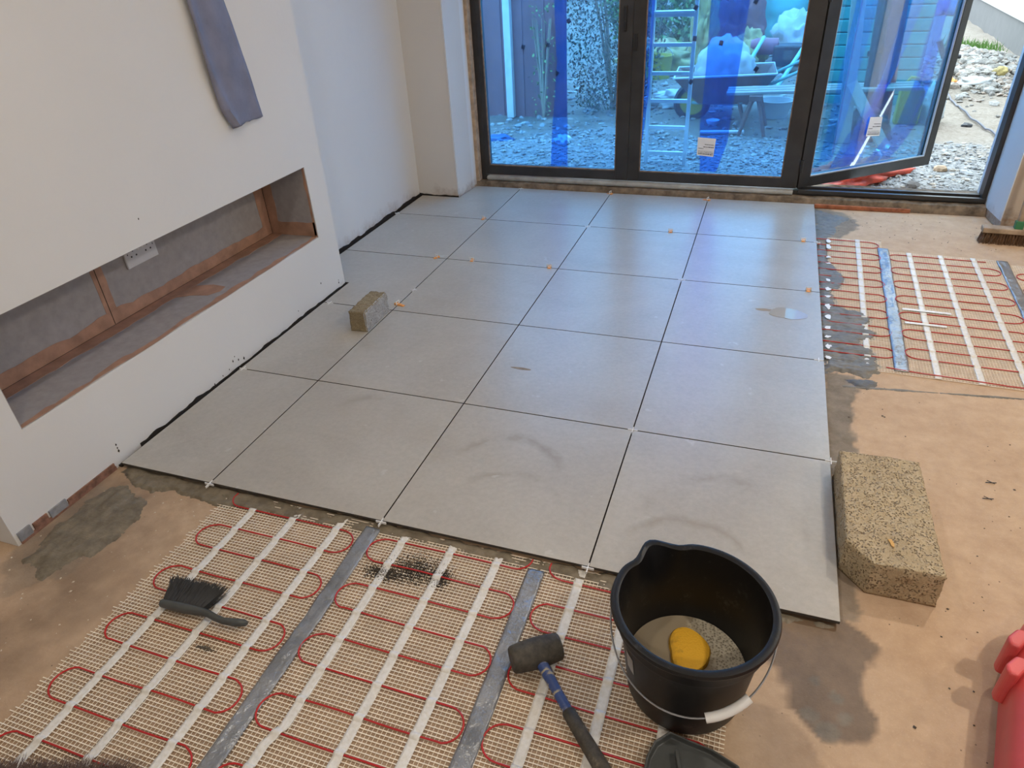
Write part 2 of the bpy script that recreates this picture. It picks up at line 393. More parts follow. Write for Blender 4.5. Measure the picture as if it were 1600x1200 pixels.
def m_ground():
    m, nt, b = mat('garden_soil')
    p = worldpos(nt)
    sep = N(nt, 'ShaderNodeSeparateXYZ'); L(nt, p, sep.inputs[0])
    a = N(nt, 'ShaderNodeAttribute'); a.attribute_name = 'stain'
    sc = N(nt, 'ShaderNodeSeparateColor'); L(nt, a.outputs['Color'], sc.inputs[0])
    n1 = noise(nt, 5, 7, 0.7, p); n2 = noise(nt, 30, 5, 0.75, p)
    sand = ramp(nt, n1, [(0.3, (0.25, 0.20, 0.155)), (0.7, (0.36, 0.31, 0.26))])
    sand = mix(nt, 0.4, sand, ramp(nt, n2, [(0.35, (0.18, 0.145, 0.115)), (0.65, (0.40, 0.355, 0.31))]))
    soil = ramp(nt, n2, [(0.32, (0.04, 0.03, 0.022)), (0.5, (0.13, 0.105, 0.08)), (0.7, (0.29, 0.26, 0.22))])
    grav = ramp(nt, n2, [(0.33, (0.11, 0.11, 0.11)), (0.5, (0.28, 0.28, 0.28)), (0.66, (0.42, 0.42, 0.42))])
    col = mix(nt, sc.outputs[0], sand, soil)
    col = mix(nt, sc.outputs[1], col, grav)
    L(nt, col, b.inputs['Base Color'])
    b.inputs['Roughness'].default_value = 0.95
    bump(nt, b, n2, 0.8, 0.02)
    return m
M['ground'] = m_ground()
def m_stone():
    m, nt, b = mat('gravel_stone')
    a = N(nt, 'ShaderNodeAttribute'); a.attribute_name = 'tone'
    L(nt, mix(nt, 0.25, a.outputs['Color'], ramp(nt, noise(nt, 60, 4, 0.6, worldpos(nt)), [(0.3, 0.2), (0.7, 0.85)])), b.inputs['Base Color'])
    b.inputs['Roughness'].default_value = 0.9
    return m
M['stone'] = m_stone()

# ---------------------------------------------------------------- mesh helpers
class MB:
    """collects shapes and links them as one mesh object"""
    def __init__(self): self.v = []; self.f = []; self.mi = []
    def add(self, verts, faces, mi=0, mx=None):
        k = len(self.v)
        if mx is not None: verts = [tuple(mx @ Vector(p)) for p in verts]
        self.v += [tuple(p) for p in verts]
        self.f += [tuple(i + k for i in f) for f in faces]
        self.mi += [mi] * len(faces)
        return self
    def box(self, x0, x1, y0, y1, z0, z1, mi=0, mx=None):
        v = [(x0, y0, z0), (x1, y0, z0), (x1, y1, z0), (x0, y1, z0), (x0, y0, z1), (x1, y0, z1), (x1, y1, z1), (x0, y1, z1)]
        return self.add(v, [(0, 3, 2, 1), (4, 5, 6, 7), (0, 1, 5, 4), (1, 2, 6, 5), (2, 3, 7, 6), (3, 0, 4, 7)], mi, mx)
    def prism(self, poly, z0, z1, mi=0, mx=None):
        n = len(poly)
        a = sum(poly[i][0] * poly[(i + 1) % n][1] - poly[(i + 1) % n][0] * poly[i][1] for i in range(n))
        if a < 0: poly = poly[::-1]
        v = [(x, y, z0) for x, y in poly] + [(x, y, z1) for x, y in poly]
        f = [tuple(range(n))[::-1], tuple(range(n, 2 * n))] + [(i, (i + 1) % n, n + (i + 1) % n, n + i) for i in range(n)]
        return self.add(v, f, mi, mx)
    def tube(self, pts, r, seg=8, mi=0, mx=None, caps=True):
        pts = [Vector(p) for p in pts]
        n = len(pts); rr = r if isinstance(r, (list, tuple)) else [r] * n
        vs = []; fs = []
        t0 = (pts[1] - pts[0]).normalized()
        up = Vector((0, 0, 1)) if abs(t0.z) < 0.95 else Vector((1, 0, 0))
        nrm = t0.cross(up).normalized()
        for i in range(n):
            t = (pts[min(i + 1, n - 1)] - pts[max(i - 1, 0)]).normalized()
            nrm = (nrm - t * nrm.dot(t)).normalized(); bi = t.cross(nrm)
            for k in range(seg):
                a = 2 * PI * k / seg
                vs.append(pts[i] + (nrm * math.cos(a) + bi * math.sin(a)) * rr[i])
        for i in range(n - 1):
            for k in range(seg):
                fs.append((i * seg + k, i * seg + (k + 1) % seg, (i + 1) * seg + (k + 1) % seg, (i + 1) * seg + k))
        if caps:
            fs.append(tuple(range(seg))[::-1]); fs.append(tuple(range((n - 1) * seg, n * seg)))
        return self.add(vs, fs, mi, mx)
    def lathe(self, prof, seg=48, mi=0, mx=None, fn=None):
        """prof: (r, z); fn(angle, r, z) -> r, z"""
        vs = []; fs = []
        for (r, z) in prof:
            for k in range(seg):
                a = 2 * PI * k / seg
                r2, z2 = fn(a, r, z) if fn else (r, z)
                vs.append((r2 * math.cos(a), r2 * math.sin(a), z2))
        for i in range(len(prof) - 1):
            for k in range(seg):
                fs.append((i * seg + k, i * seg + (k + 1) % seg, (i + 1) * seg + (k + 1) % seg, (i + 1) * seg + k))
        if prof[0][0] > 1e-4: pass
        return self.add(vs, fs, mi, mx)
    def disc(self, r, z, seg=48, mi=0, mx=None, up=True):
        vs = [(r * math.cos(2 * PI * k / seg), r * math.sin(2 * PI * k / seg), z) for k in range(seg)]
        f = tuple(range(seg)) if up else tuple(range(seg))[::-1]
        return self.add(vs, [f], mi, mx)
    def build(self, name, m, parent=None, bevel=0.0, smooth=False, seg=2, loc=None):
        me = bpy.data.meshes.new(name)
        me.from_pydata(self.v, [], self.f)
        ms = m if isinstance(m, (list, tuple)) else [m]
        for q in ms: me.materials.append(q)
        if len(ms) > 1: me.polygons.foreach_set('material_index', self.mi)
        me.update()
        o = bpy.data.objects.new(name, me); COL.objects.link(o)
        if parent is not None: o.parent = parent
        if loc is not None: o.location = loc
        if smooth:
            me.polygons.foreach_set('use_smooth', [True] * len(me.polygons))
            try: me.set_sharp_from_angle(angle=math.radians(40))
            except Exception: pass
        if bevel:
            b = o.modifiers.new('bevel', 'BEVEL'); b.width = bevel; b.segments = seg; b.limit_method = 'ANGLE'; b.angle_limit = math.radians(35)
        return o

def empty(name, loc=(0, 0, 0), rz=0.0):
    o = bpy.data.objects.new(name, None); COL.objects.link(o)
    o.empty_display_size = 0.05; o.location = loc; o.rotation_euler = (0, 0, rz)
    return o
def tag(o, label=None, cat=None, group=None, kind=None):
    if label: o['label'] = label
    if cat: o['category'] = cat
    if group: o['group'] = group
    if kind: o['kind'] = kind
    return o
def struct(o, label=None):
    o['kind'] = 'structure'
    if label: o['label'] = label; 
    return o
def copy_tree(o, parent=None):
    c = o.copy(); COL.objects.link(c); c.parent = parent
    for ch in [k for k in bpy.data.objects if k.parent == o and k is not c]:
        copy_tree(ch, c)
    return c

# value noise in numpy
_T = rng.rand(512, 512)
def vnoise(x, y, s, seed=0):
    x = np.asarray(x) * s + 37.3 * seed; y = np.asarray(y) * s + 91.7 * seed
    xi = np.floor(x).astype(int); yi = np.floor(y).astype(int)
    fx = x - xi; fy = y - yi
    fx = fx * fx * (3 - 2 * fx); fy = fy * fy * (3 - 2 * fy)
    g = lambda a, b: _T[a % 512, b % 512]
    return (g(xi, yi) * (1 - fx) + g(xi + 1, yi) * fx) * (1 - fy) + (g(xi, yi + 1) * (1 - fx) + g(xi + 1, yi + 1) * fx) * fy
def fbm(x, y, s, seed=0, octv=4, rough=0.5):
    t = 0; a = 1; n = 0
    for o in range(octv):
        t = t + a * vnoise(x, y, s * 2 ** o, seed + o * 3.1); n += a; a *= rough
    return t / n
def sdf(px, py, poly):
    """signed distance, positive inside"""
    P = np.stack([np.asarray(px, float), np.asarray(py, float)], -1)
    d = np.full(P.shape[:-1], 1e9); ins = np.zeros(P.shape[:-1], bool)
    n = len(poly)
    for i in range(n):
        a = np.array(poly[i], float); b = np.array(poly[(i + 1) % n], float)
        ab = b - a; ap = P - a
        t = np.clip((ap @ ab) / (ab @ ab), 0, 1)
        d = np.minimum(d, np.linalg.norm(ap - t[..., None] * ab, axis=-1))
        c = ((a[1] > P[..., 1]) != (b[1] > P[..., 1]))
        with np.errstate(divide='ignore', invalid='ignore'):
            xs = (b[0] - a[0]) * (P[..., 1] - a[1]) / (b[1] - a[1]) + a[0]
        ins ^= c & (P[..., 0] < xs)
    return np.where(ins, d, -d)
def grid_mesh(name, xs, ys, Z, m, mask=None, stain=None, parent=None, smooth=True):
    nx, ny = len(xs), len(ys)
    X, Y = np.meshgrid(xs, ys, indexing='ij')
    co = np.stack([X, Y, Z], -1).reshape(-1, 3)
    idx = np.arange(nx * ny).reshape(nx, ny)
    q = np.stack([idx[:-1, :-1], idx[1:, :-1], idx[1:, 1:], idx[:-1, 1:]], -1).reshape(-1, 4)
    if mask is not None:
        mk = mask.reshape(-1); q = q[mk[q].any(1)]
        used = np.unique(q); rem = -np.ones(nx * ny, int); rem[used] = np.arange(len(used))
        q = rem[q]; co = co[used]
        if stain is not None: stain = stain.reshape(-1, 3)[used]
    me = bpy.data.meshes.new(name)
    me.vertices.add(len(co)); me.vertices.foreach_set('co', co.astype(np.float32).ravel())
    me.loops.add(q.size); me.loops.foreach_set('vertex_index', q.astype(np.int32).ravel())
    me.polygons.add(len(q)); me.polygons.foreach_set('loop_start', np.arange(0, q.size, 4, dtype=np.int32))
    me.polygons.foreach_set('loop_total', np.full(len(q), 4, np.int32))
    me.update(calc_edges=True)
    if smooth: me.polygons.foreach_set('use_smooth', [True] * len(q))
    if stain is not None:
        at = me.color_attributes.new('stain', 'FLOAT_COLOR', 'POINT')
        c = np.ones((len(co), 4), np.float32); c[:, :3] = stain.reshape(-1, 3)
        at.data.foreach_set('color', c.ravel())
    me.materials.append(m)
    o = bpy.data.objects.new(name, me); COL.objects.link(o)
    if parent is not None: o.parent = parent
    return o
def patch(name, poly, m, h=0.004, res=0.004, edge=0.02, rough=0.02, seed=1, z0=0.0, holes=0.0, amp=0.002, grain=(60, 60)):
    """a thin spread of mortar with a ragged outline and a trowelled top"""
    P = np.array(poly); x0, y0 = P.min(0) - 0.03; x1, y1 = P.max(0) + 0.03
    xs = np.arange(x0, x1, res); ys = np.arange(y0, y1, res)
    X, Y = np.meshgrid(xs, ys, indexing='ij')
    d = sdf(X, Y, poly) + (fbm(X, Y, 18, seed, 5, 0.6) - 0.5) * rough * 4
    k = np.clip(d / edge, -1, 1)
    Z = h * k + (fbm(X * grain[0] / 60, Y * grain[1] / 60, 60, seed + 5, 3) - 0.5) * 2 * amp - holes * h * np.clip((fbm(X, Y, 28, seed + 9, 4) - 0.5) * 6, 0, 1)
    Z = np.minimum(Z, h + amp)
    mask = (Z > 0) & (d > -edge)
    Z = np.maximum(Z, -0.0015) + z0
    return grid_mesh(name, xs, ys, Z, m, mask=mask)

# ---------------------------------------------------------------- the room
TZ = 0.02                                   # top of the tiles
TP = 0.61007                                # tile pitch in depth
TW = 0.6
XB = -0.375                                 # face of the chimney breast
XA = -0.625                                 # face of the alcove wall

# floor slab with stains and some painted shade
xs = np.concatenate([np.arange(-0.74, -0.62, 0.12), np.arange(-0.62, 0.0, 0.008), np.arange(0.0, 1.7, 0.02), np.arange(1.7, 2.5, 0.008), np.arange(2.5, 3.0, 0.02), np.arange(3.0, 6.3, 0.3)])
ys = np.concatenate([np.arange(-4.1, -1.0, 0.3), np.arange(-1.0, 0.8, 0.008), np.arange(0.8, 3.2, 0.014)])
X, Y = np.meshgrid(xs, ys, indexing='ij')
WETS = [([(1.62, 0.03), (1.81, 0.03), (1.885, -0.03), (1.846, -0.08), (1.845, -0.17), (1.868, -0.215), (1.85, -0.27), (1.80, -0.305), (1.75, -0.30), (1.70, -0.24), (1.66, -0.15), (1.55, -0.12), (1.52, 0.0)], 0.9),
        ([(1.45, -0.02), (1.84, 0.02), (1.86, -0.08), (1.70, -0.10), (1.60, -0.16), (1.5, -0.2)], 0.5)]
wet = np.zeros_like(X)  # one mask for wet patches, dirty screed and painted shade
for poly, a in WETS:
    d = sdf(X, Y, poly) + (fbm(X, Y, 14, 3, 5) - 0.5) * 0.05
    wet = np.maximum(wet, a * np.clip(d / 0.012 + 0.5, 0, 1))
d = 0.075 - np.hypot(X - 1.70, Y + 0.40)  # round edge of the bucket's shadow, painted into the floor tone
wet = np.maximum(wet, 0.22 * np.clip(d / 0.006 + .5, 0, 1)); d = 0.12 - np.hypot(X - 1.63, Y + 0.37)
wet = np.maximum(wet, 0.28 * np.clip(d / 0.006 + .5, 0, 1))  # second, larger round of the painted bucket shadow
blot = np.zeros_like(X)
for bx, by, br in ((1.765, -0.275, 0.022), (1.73, -0.245, 0.018), (1.80, -0.235, 0.013), (1.785, -0.19, 0.011), (1.745, -0.16, 0.010)):
    dd = br - np.hypot(X - bx, Y - by) + (fbm(X, Y, 60, 8, 3) - 0.5) * 0.02
    blot = np.maximum(blot, 0.75 * np.clip(dd / 0.006 + .5, 0, 1))
GREY = [([(-0.375, 0.02), (0.30, 0.02), (0.30, -0.03), (0.10, -0.05), (-0.02, -0.045), (-0.12, -0.03), (-0.30, -0.03)], 0.8),
        ([(-0.37, -0.1), (-0.2, -0.1), (-0.12, -0.2), (-0.14, -0.4), (-0.25, -0.52), (-0.37, -0.42)], 0.35),
        ([(1.79, 0.55), (1.90, 0.6), (1.875, 0.72), (1.88, 1.0), (1.95, 1.15), (1.79, 1.2)], 0.85),
        ([(1.79, 0.6), (1.865, 0.6), (1.85, 0.3), (1.84, 0.02), (1.78, 0.02)], 0.7),
        ([(1.79, 2.3), (1.90, 2.35), (1.93, 2.6), (2.03, 2.80), (1.95, 3.0), (1.79, 3.07)], 0.8)]
grey = blot
for k, (poly, a) in enumerate(GREY):
    dd = sdf(X, Y, poly) + (fbm(X, Y, 20, 5 + k, 5, 0.6) - 0.5) * 0.07
    grey = np.maximum(grey, a * np.clip(dd / 0.012 + 0.5, 0, 1))
dusty = np.clip((fbm(X, Y, 3, 21, 4) - 0.52) * 4, 0, 1) * np.clip((Y - 2.2) / 0.4, 0, 1) * 0.6
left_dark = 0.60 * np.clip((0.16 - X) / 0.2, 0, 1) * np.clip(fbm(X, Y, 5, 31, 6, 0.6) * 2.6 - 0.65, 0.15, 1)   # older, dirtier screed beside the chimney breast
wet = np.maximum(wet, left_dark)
mat_shade = 0.34 * np.clip((X - 0.07) / 0.02, 0, 1) * np.clip((1.58 - X) / 0.02, 0, 1) * np.clip(-Y / 0.02, 0, 1) * (0.6 + 0.8 * fbm(X, Y, 7, 41, 5))   # screed darkened under the front mats, with the netting's shade put into its colour
wet = np.maximum(wet, mat_shade)
Z = np.zeros_like(X) + (fbm(X, Y, 6, 2, 3) - 0.5) * 0.0012 - 0.0006
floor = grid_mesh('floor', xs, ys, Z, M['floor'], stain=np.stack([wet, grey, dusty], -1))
struct(floor)

# left wall with the alcove, back wall, right wall, ceiling
b = MB(); b.box(-0.85, XA, -4.2, 3.35, -0.05, 2.5)
struct(b.build('wall_left', M['wall_alcove']))
b = MB()                                    # chimney breast with the long low recess
Y0, Y1, N0, N1, ZN0, ZN1 = -0.37, 1.44, -0.213, 1.306, 0.302, 0.618
x0, x1 = XA + 0.0005, XB
b.box(x0, x1, Y0, Y1, 0.0, ZN0); b.box(x0, x1, Y0, Y1, ZN1, 2.4)
b.box(x0, x1, Y0, N0, ZN0, ZN1); b.box(x0, x1, N1, Y1, ZN0, ZN1)
struct(b.build('wall_chimney_breast', M['wall_white']))
b = MB(); b.prism([(XA, 2.815), (-0.345, 2.815), (-0.318, 3.075), (-0.318, 3.35), (XA, 3.35)], 0.0, 2.4)
struct(b.build('wall_pier', [M['wall_pier']]))
b = MB(); b.prism([(2.672, 3.35), (2.668, 3.08), (2.692, 2.862), (6.2, 2.862), (6.2, 3.35)], 0.0, 2.4)
b.box(-0.32, 2.70, 3.03, 3.35, 2.11, 2.4)
struct(b.build('wall_far', [M['wall_bare']]))
b = MB(); b.prism([(2.6675, 3.34), (2.6635, 3.08), (2.6875, 2.862), (2.693, 2.862), (2.672, 3.08), (2.674, 3.34)], 0.045, 2.1)
struct(b.build('wall_reveal_right', M['wall_alcove']))
b = MB(); b.prism([(-0.348, 2.812), (-0.3175, 3.072), (-0.321, 3.072), (-0.351, 2.812)], 0.03, 2.1)
struct(b.build('wall_reveal_left', M['wall_alcove']))
b = MB(); b.box(6.2, 6.35, -4.2, 3.35, -0.05, 2.5); struct(b.build('wall_right', M['ceiling']))
b = MB(); b.box(-0.85, 6.35, -4.35, -4.2, -0.05, 2.5); struct(b.build('wall_back', M['ceiling']))
b = MB(); b.box(-0.85, 6.35, -4.35, 3.35, 2.4, 2.5); struct(b.build('ceiling', M['ceiling']))

# recess lining: grey boards with pink-brown jointing compound
b = MB()
b.box(XA + 0.0006, XA + 0.004, N0, N1, ZN0, ZN1)
b.box(XA, XB - 0.004, N0, N1, ZN0 - 0.001, ZN0 + 0.003)
b.box(XA, XB - 0.002, N1 - 0.003, N1 + 0.001, ZN0, ZN1)
b.box(XA, XB - 0.002, N0 - 0.001, N0 + 0.003, ZN0, ZN1)
b.box(XA, XB - 0.004, N0, N1, ZN1 - 0.003, ZN1 + 0.001)
struct(b.build('wall_recess_lining', M['board_grey']))
def ragged(x0, x1, y0, y1, axis, amp, seed, n=60):
    """band outline between y0..y1 with a wandering edge"""
    a = []; bb = []
    for i in range(n + 1):
        t = i / n; u = x0 + (x1 - x0) * t
        w = (float(fbm(u, seed, 14, seed, 3)) - 0.5) * 2 * amp; w2 = (float(fbm(u, seed + 3, 9, seed + 2, 3)) - 0.5) * 2 * amp * 0.3
        a.append((u, y0 + w2)); bb.append((u, y1 + w))
    return a + bb[::-1]
def band(name, poly, plane, at, th, m=None):
    """poly in the two in-plane coordinates, extruded by th from the plane coordinate"""
    q = MB(); q.prism(poly, 0, th)
    if plane == 'x': q.v = [(at + z, x, y) for x, y, z in q.v]
    elif plane == 'y': q.v = [(x, at - z, y) for x, y, z in q.v]; q.f = [f[::-1] for f in q.f]
    else: q.v = [(x, y, at + z) for x, y, z in q.v]
    return struct(q.build(name, m or M['compound']))
XI = XA + 0.004
band('trim_1', ragged(N0, N1 - 0.004, ZN0 + 0.003, ZN0 + 0.050, 0, 0.012, 1), 'x', XI, 0.0012)
band('trim_2', [(y, x) for x, y in ragged(ZN0 + 0.05, ZN1 - 0.004, 0.350, 0.398, 0, 0.006, 2)], 'x', XI, 0.0010)
band('trim_3', [(y, x) for x, y in ragged(ZN0 + 0.05, ZN1 - 0.004, N1 - 0.006, N1 - 0.062, 0, 0.010, 3)], 'x', XI, 0.0010)
band('trim_4', [(y, x) for x, y in ragged(N0, N1 - 0.004, XI + 0.001, XI + 0.055, 0, 0.012, 4)], 'z', ZN0 + 0.003, 0.0012)
band('trim_5', [(y, x) for x, y in ragged(N0, N1 - 0.004, XB - 0.001, XB - 0.022, 0, 0.022, 5)], 'z', ZN0 + 0.003, 0.0014)
band('trim_6', [(XI + 0.04, 0.60), (XI + 0.055, 0.72), (-0.50, 0.745), (-0.44, 0.74), (-0.43, 0.70), (-0.455, 0.655), (-0.52, 0.64)], 'z', ZN0 + 0.003, 0.0010)
band('trim_7', [(y, x) for x, y in ragged(ZN0 + 0.01, ZN1 - 0.004, XI + 0.001, XI + 0.05, 0, 0.010, 6)], 'y', N1 - 0.003, 0.0010)
band('trim_8', ragged(XI, XB - 0.003, ZN0 + 0.004, ZN0 + 0.065, 0, 0.010, 7), 'y', N1 - 0.003, 0.0012)
band('trim_9', [(y, x) for x, y in ragged(ZN0 + 0.01, ZN1 - 0.002, XB - 0.003, XB - 0.014, 0, 0.006, 8)], 'y', N1 - 0.003, 0.0012)
# dark joints in the lining
b = MB()
b.box(XI + 0.0004, XI + 0.0016, 0.3665, 0.3690, ZN0 + 0.006, ZN1 - 0.005)
b.box(XI, XI + 0.0022, N0 + 0.004, N1 - 0.005, ZN0 + 0.003, ZN0 + 0.0052)
b.box(XI, XI + 0.0022, N1 - 0.0055, N1 - 0.003, ZN0 + 0.004, ZN1 - 0.005)
struct(b.build('trim_10', M['crack']))
# bare strip along the foot of the chimney breast in front of the tiles, with grey insulation bits
b = MB()
b.box(XB, XB + 0.004, -0.36, -0.012, 0.0, 0.012, 0)
b.box(XB, XB + 0.006, -0.36, -0.32, 0.010, 0.040, 1)
b.box(XB, XB + 0.005, -0.312, -0.265, 0.006, 0.034, 0)
b.box(XB, XB + 0.006, -0.258, -0.20, 0.008, 0.034, 1)
b.box(XB, XB + 0.005, -0.195, -0.015, 0.010, 0.026, 0)
struct(b.build('baseboard_left', [plain('bare_edge', (0.24, 0.12, 0.08), 0.9, var=0.5, scale=40, bmp=0.6), plain('grey_strip', (0.25, 0.25, 0.26), 0.7, var=0.3, scale=30)]))
b = MB()
for (y0_, y1_, w_) in ((0.0, 1.44, 0.012),):
    b.box(XB, XB + w_, y0_, y1_, 0.0, 0.007)
b.box(XA, XA + 0.012, 1.44, 2.81, 0.0, 0.006)
b.box(XA, -0.345, 2.804, 2.815, 0.0, 0.008)
struct(b.build('foot_gap_rear', M['crack']))  # near-black strips lying in the floor gap along the walls
band('foot_shade_alcove', ragged(1.44, 2.812, 0.0, 0.029, 0, 0.010, 11, 150), 'x', XA, 0.003, M['crack'])  # ragged dark band painting the shadow line at the alcove foot
band('foot_shade_breast', ragged(0.10, 1.44, 0.0, 0.021, 0, 0.014, 12, 150), 'x', XB, 0.003, M['crack'])  # same painted shadow line along the foot of the breast
band('foot_shade_pier', ragged(XA, -0.346, 0.0, 0.025, 0, 0.008, 13, 50), 'y', 2.815, 0.003, M['crack'])  # painted shadow line continued across the pier foot
# small chips and nail marks on the plaster
b = MB()
for (y, z) in ((0.02, 0.075), (0.02, 0.062), (0.02, 0.050), (1.39, 0.055), (1.388, 0.043), (1.25, 0.10), (1.05, 0.055), (0.60, 0.055), (0.615, 0.068), (0.63, 0.045), (0.57, 0.035), (0.53, 0.03), (0.48, 0.022), (0.66, 0.035), (0.40, 0.60 + .1)):
    s = 0.0018 + random.random() * 0.003
    b.prism([(y - s, z), (y, z - s * 1.6), (y + s, z), (y + s * .3, z + s * 1.8)], 0, 0.0009)
b.v = [(XB + z, x, y) for x, y, z in b.v]
struct(b.build('trim_11', M['crack']))

# ---------------------------------------------------------------- door sill and threshold
xs = np.arange(-0.33, 2.68, 0.012); ys = np.arange(3.058, 3.36, 0.012)
X, Y = np.meshgrid(xs, ys, indexing='ij')
hh = np.clip((Y - 3.058) / 0.014, 0, 1)
Z = 0.050 * hh ** 0.6 + (fbm(X, Y, 22, 4, 4) - 0.5) * 0.012 * hh - 0.002 * (1 - hh)
sill = grid_mesh('sill', xs, ys, Z, M['mortar']); struct(sill)
b = MB(); b.box(1.80, 2.30, 3.045, 3.064, 0.0, 0.022)
o = b.build('trim_12', M['mortar_red'], bevel=0.004); struct(o)
b = MB()                                    # rounded grey sill channel in front of the two closed leaves
b.tube([(-0.245, 3.112, 0.064), (-0.235, 3.104, 0.066), (1.672, 3.104, 0.066)], 0.0165, 12)
b.box(-0.24, 1.672, 3.095, 3.118, 0.056, 0.083)
o = b.build('trim_13', M['sill_channel'], smooth=True); struct(o)
b = MB()
b.box(-0.318, 2.662, 3.119, 3.20, 0.045, 0.074)
b.box(1.70, 2.662, 3.108, 3.128, 0.060, 0.083)
b.box(1.70, 2.662, 3.165, 3.180, 0.070, 0.088)
b.box(-0.318, -0.265, 3.119, 3.20, 0.074, 2.11); b.box(2.640, 2.664, 3.119, 3.20, 0.074, 2.11)
b.box(-0.318, 2.662, 3.119, 3.20, 2.06, 2.11)
o = b.build('door_frame', M['frame'], bevel=0.0015); struct(o)
b = MB(); b.box(-0.323, -0.296, 3.066, 3.118, 0.05, 2.1); o = b.build('trim_14', M['timber_edge'], bevel=0.002); struct(o)
b = MB(); b.box(2.6555, 2.672, 3.205, 3.212, 0.03, 2.1); o = b.build('trim_15', M['tape_orange']); struct(o)

# ---------------------------------------------------------------- bifold door leaves
def leaf(name, W, label_, film, x_l=0.07, x_r=0.07):
    """door leaf in local coordinates: x along its width, y thickness (0..0.06), z from 0.085"""
    r = empty(name); struct(r)
    z0, z1, zg0, zg1 = 0.085, 2.055, 0.142, 1.985
    b = MB()
    b.box(0, x_l, 0, 0.058, z0, z1); b.box(W - x_r, W, 0, 0.058, z0, z1)
    b.box(x_l, W - x_r, 0, 0.058, z0, zg0); b.box(x_l, W - x_r, 0, 0.058, zg1, z1)
    fr = b.build('frame', M['frame'], r, bevel=0.0012)
    b = MB()                                # glazing beads, dusty
    t = 0.006
    b.box(x_l, W - x_r, 0.004, 0.016, zg0, zg0 + t); b.box(x_l, x_l + t, 0.004, 0.016, zg0, zg1)
    b.box(W - x_r - t, W - x_r, 0.004, 0.016, zg0, zg1)
    bd = b.build('glazing_bead', M['gasket'] if name == 'door_3' else M['frame_dirt'], r)
    b = MB(); b.box(x_l, W - x_r, 0.018, 0.024, zg0, zg1)
    gl = b.build('glass', M['glass'], r)
    q = grid_mesh('protective_film', np.linspace(x_l, W - x_r, 30), np.linspace(zg0, zg1, 50), np.zeros((30, 50)), film, parent=r, smooth=True)
    me = q.data
    for v in me.vertices:
        x, z = v.co.x, v.co.y
        v.co = (x, 0.030 + 0.0016 * float(vnoise(x, z, 9, 2)), z)
    return r
def film_strip(parent, pts_l, pts_r, y, m, name='loose_film_strip', wav=0.004, seed=0):
    n = len(pts_l); rows = 24; cols = 7
    vs = []; fs = []
    for i in range(rows + 1):
        t = i / rows * (n - 1); k = min(int(t), n - 2); u = t - k
        l = Vector(pts_l[k]).lerp(Vector(pts_l[k + 1]), u); r_ = Vector(pts_r[k]).lerp(Vector(pts_r[k + 1]), u)
        for j in range(cols + 1):
            c = l.lerp(r_, j / cols)
            vs.append((c[0], y + wav * (math.sin(j * 2.1 + seed + i * 0.13) + 0.5 * math.sin(i * 0.5 + j)), c[1]))
    for i in range(rows):
        for j in range(cols):
            a = i * (cols + 1) + j
            fs.append((a, a + 1, a + cols + 2, a + cols + 1))
    q = MB(); q.add(vs, fs)
    return q.build(name, m, parent, smooth=True)
def sticker(parent, quad, y=0.016):
    """paper label on the glass: quad = lower-left, lower-right, upper-right, upper-left in leaf x,z"""
    q = MB(); P = [Vector((p[0], 0, p[1])) for p in quad]
    v = [(p.x, y - 0.0005, p.z) for p in P] + [(p.x, y, p.z) for p in P]
    q.add(v, [(0, 1, 2, 3), (4, 7, 6, 5), (0, 4, 5, 1), (1, 5, 6, 2), (2, 6, 7, 3), (3, 7, 4, 0)])
    st = q.build('paper_sticker', M['paper'], parent); st['label'] = 'white paper sticker with small printed lines'
    t = MB()
    def pt(u, w):
        a = P[0].lerp(P[1], u); c = P[3].lerp(P[2], u); return a.lerp(c, w)
    def bar(u0, u1, w0, w1):
        c = [pt(u0, w0), pt(u1, w0), pt(u1, w1), pt(u0, w1)]
        t.add([(p.x, y - 0.0009, p.z) for p in c], [(0, 1, 2, 3)])
    rr = random.Random(5)
    for (w, a, e, th) in ((0.62, 0.42, 0.95, 0.035), (0.48, 0.35, 0.60, 0.04), (0.48, 0.64, 0.95, 0.05), (0.38, 0.08, 0.36, 0.04), (0.25, 0.08, 0.95, 0.02), (0.17, 0.08, 0.95, 0.03), (0.08, 0.08, 0.95, 0.05)):
        u = a
        while u < e:
            l = min(0.03 + rr.random() * 0.09, e - u)
            bar(u, u + l, w, w + th); u += l + 0.025
    t.build('print', M['ink'], st)
    return st
def pads(parent, pts, y=0.040):
    for i, (x, z, a) in enumerate(pts):
        q = MB(); mx = Matrix.Translation((x, y, z)) @ Matrix.Rotation(a, 4, 'Y')
        q.box(-0.011, 0.011, 0, 0.003, -0.013, 0.013, mx=mx)
        q.build('black_pad', M['ink'], parent)

D1 = leaf('door_1', 1.0015, '', M['film'], 0.075, 0.078)
D1.location = (-0.315, 3.122, 0); D1['label'] = 'left closed leaf of the black folding glass doors'
ox = -0.315
film_strip(D1, [(0.211 - ox, 1.90), (0.211 - ox, 1.098), (0.224 - ox, 0.76), (0.189 - ox, 0.393), (0.176 - ox, 0.145)],
           [(0.290 - ox, 1.90), (0.290 - ox, 1.098), (0.287 - ox, 0.76), (0.290 - ox, 0.395), (0.288 - ox, 0.149)], 0.042, M['film_deep'], seed=1)
pads(D1, [(0.014 - ox, 0.851, 0.3), (0.171 - ox, 0.86, 0.2), (0.301 - ox, 0.986, -0.5), (0.224 - ox, 0.705, 0.6)])
b = MB(); b.box(0.950, 0.966, -0.012, 0.0, 0.93, 1.06); b.box(0.952, 0.964, -0.020, -0.011, 0.94, 0.985)
b.build('latch_handle', M['black'], D1, bevel=0.003)
D2 = leaf('door_2', 1.0, '', M['film'], 0.070, 0.088)
D2.location = (0.688, 3.122, 0); D2['label'] = 'middle closed leaf of the black folding glass doors'
ox = 0.688
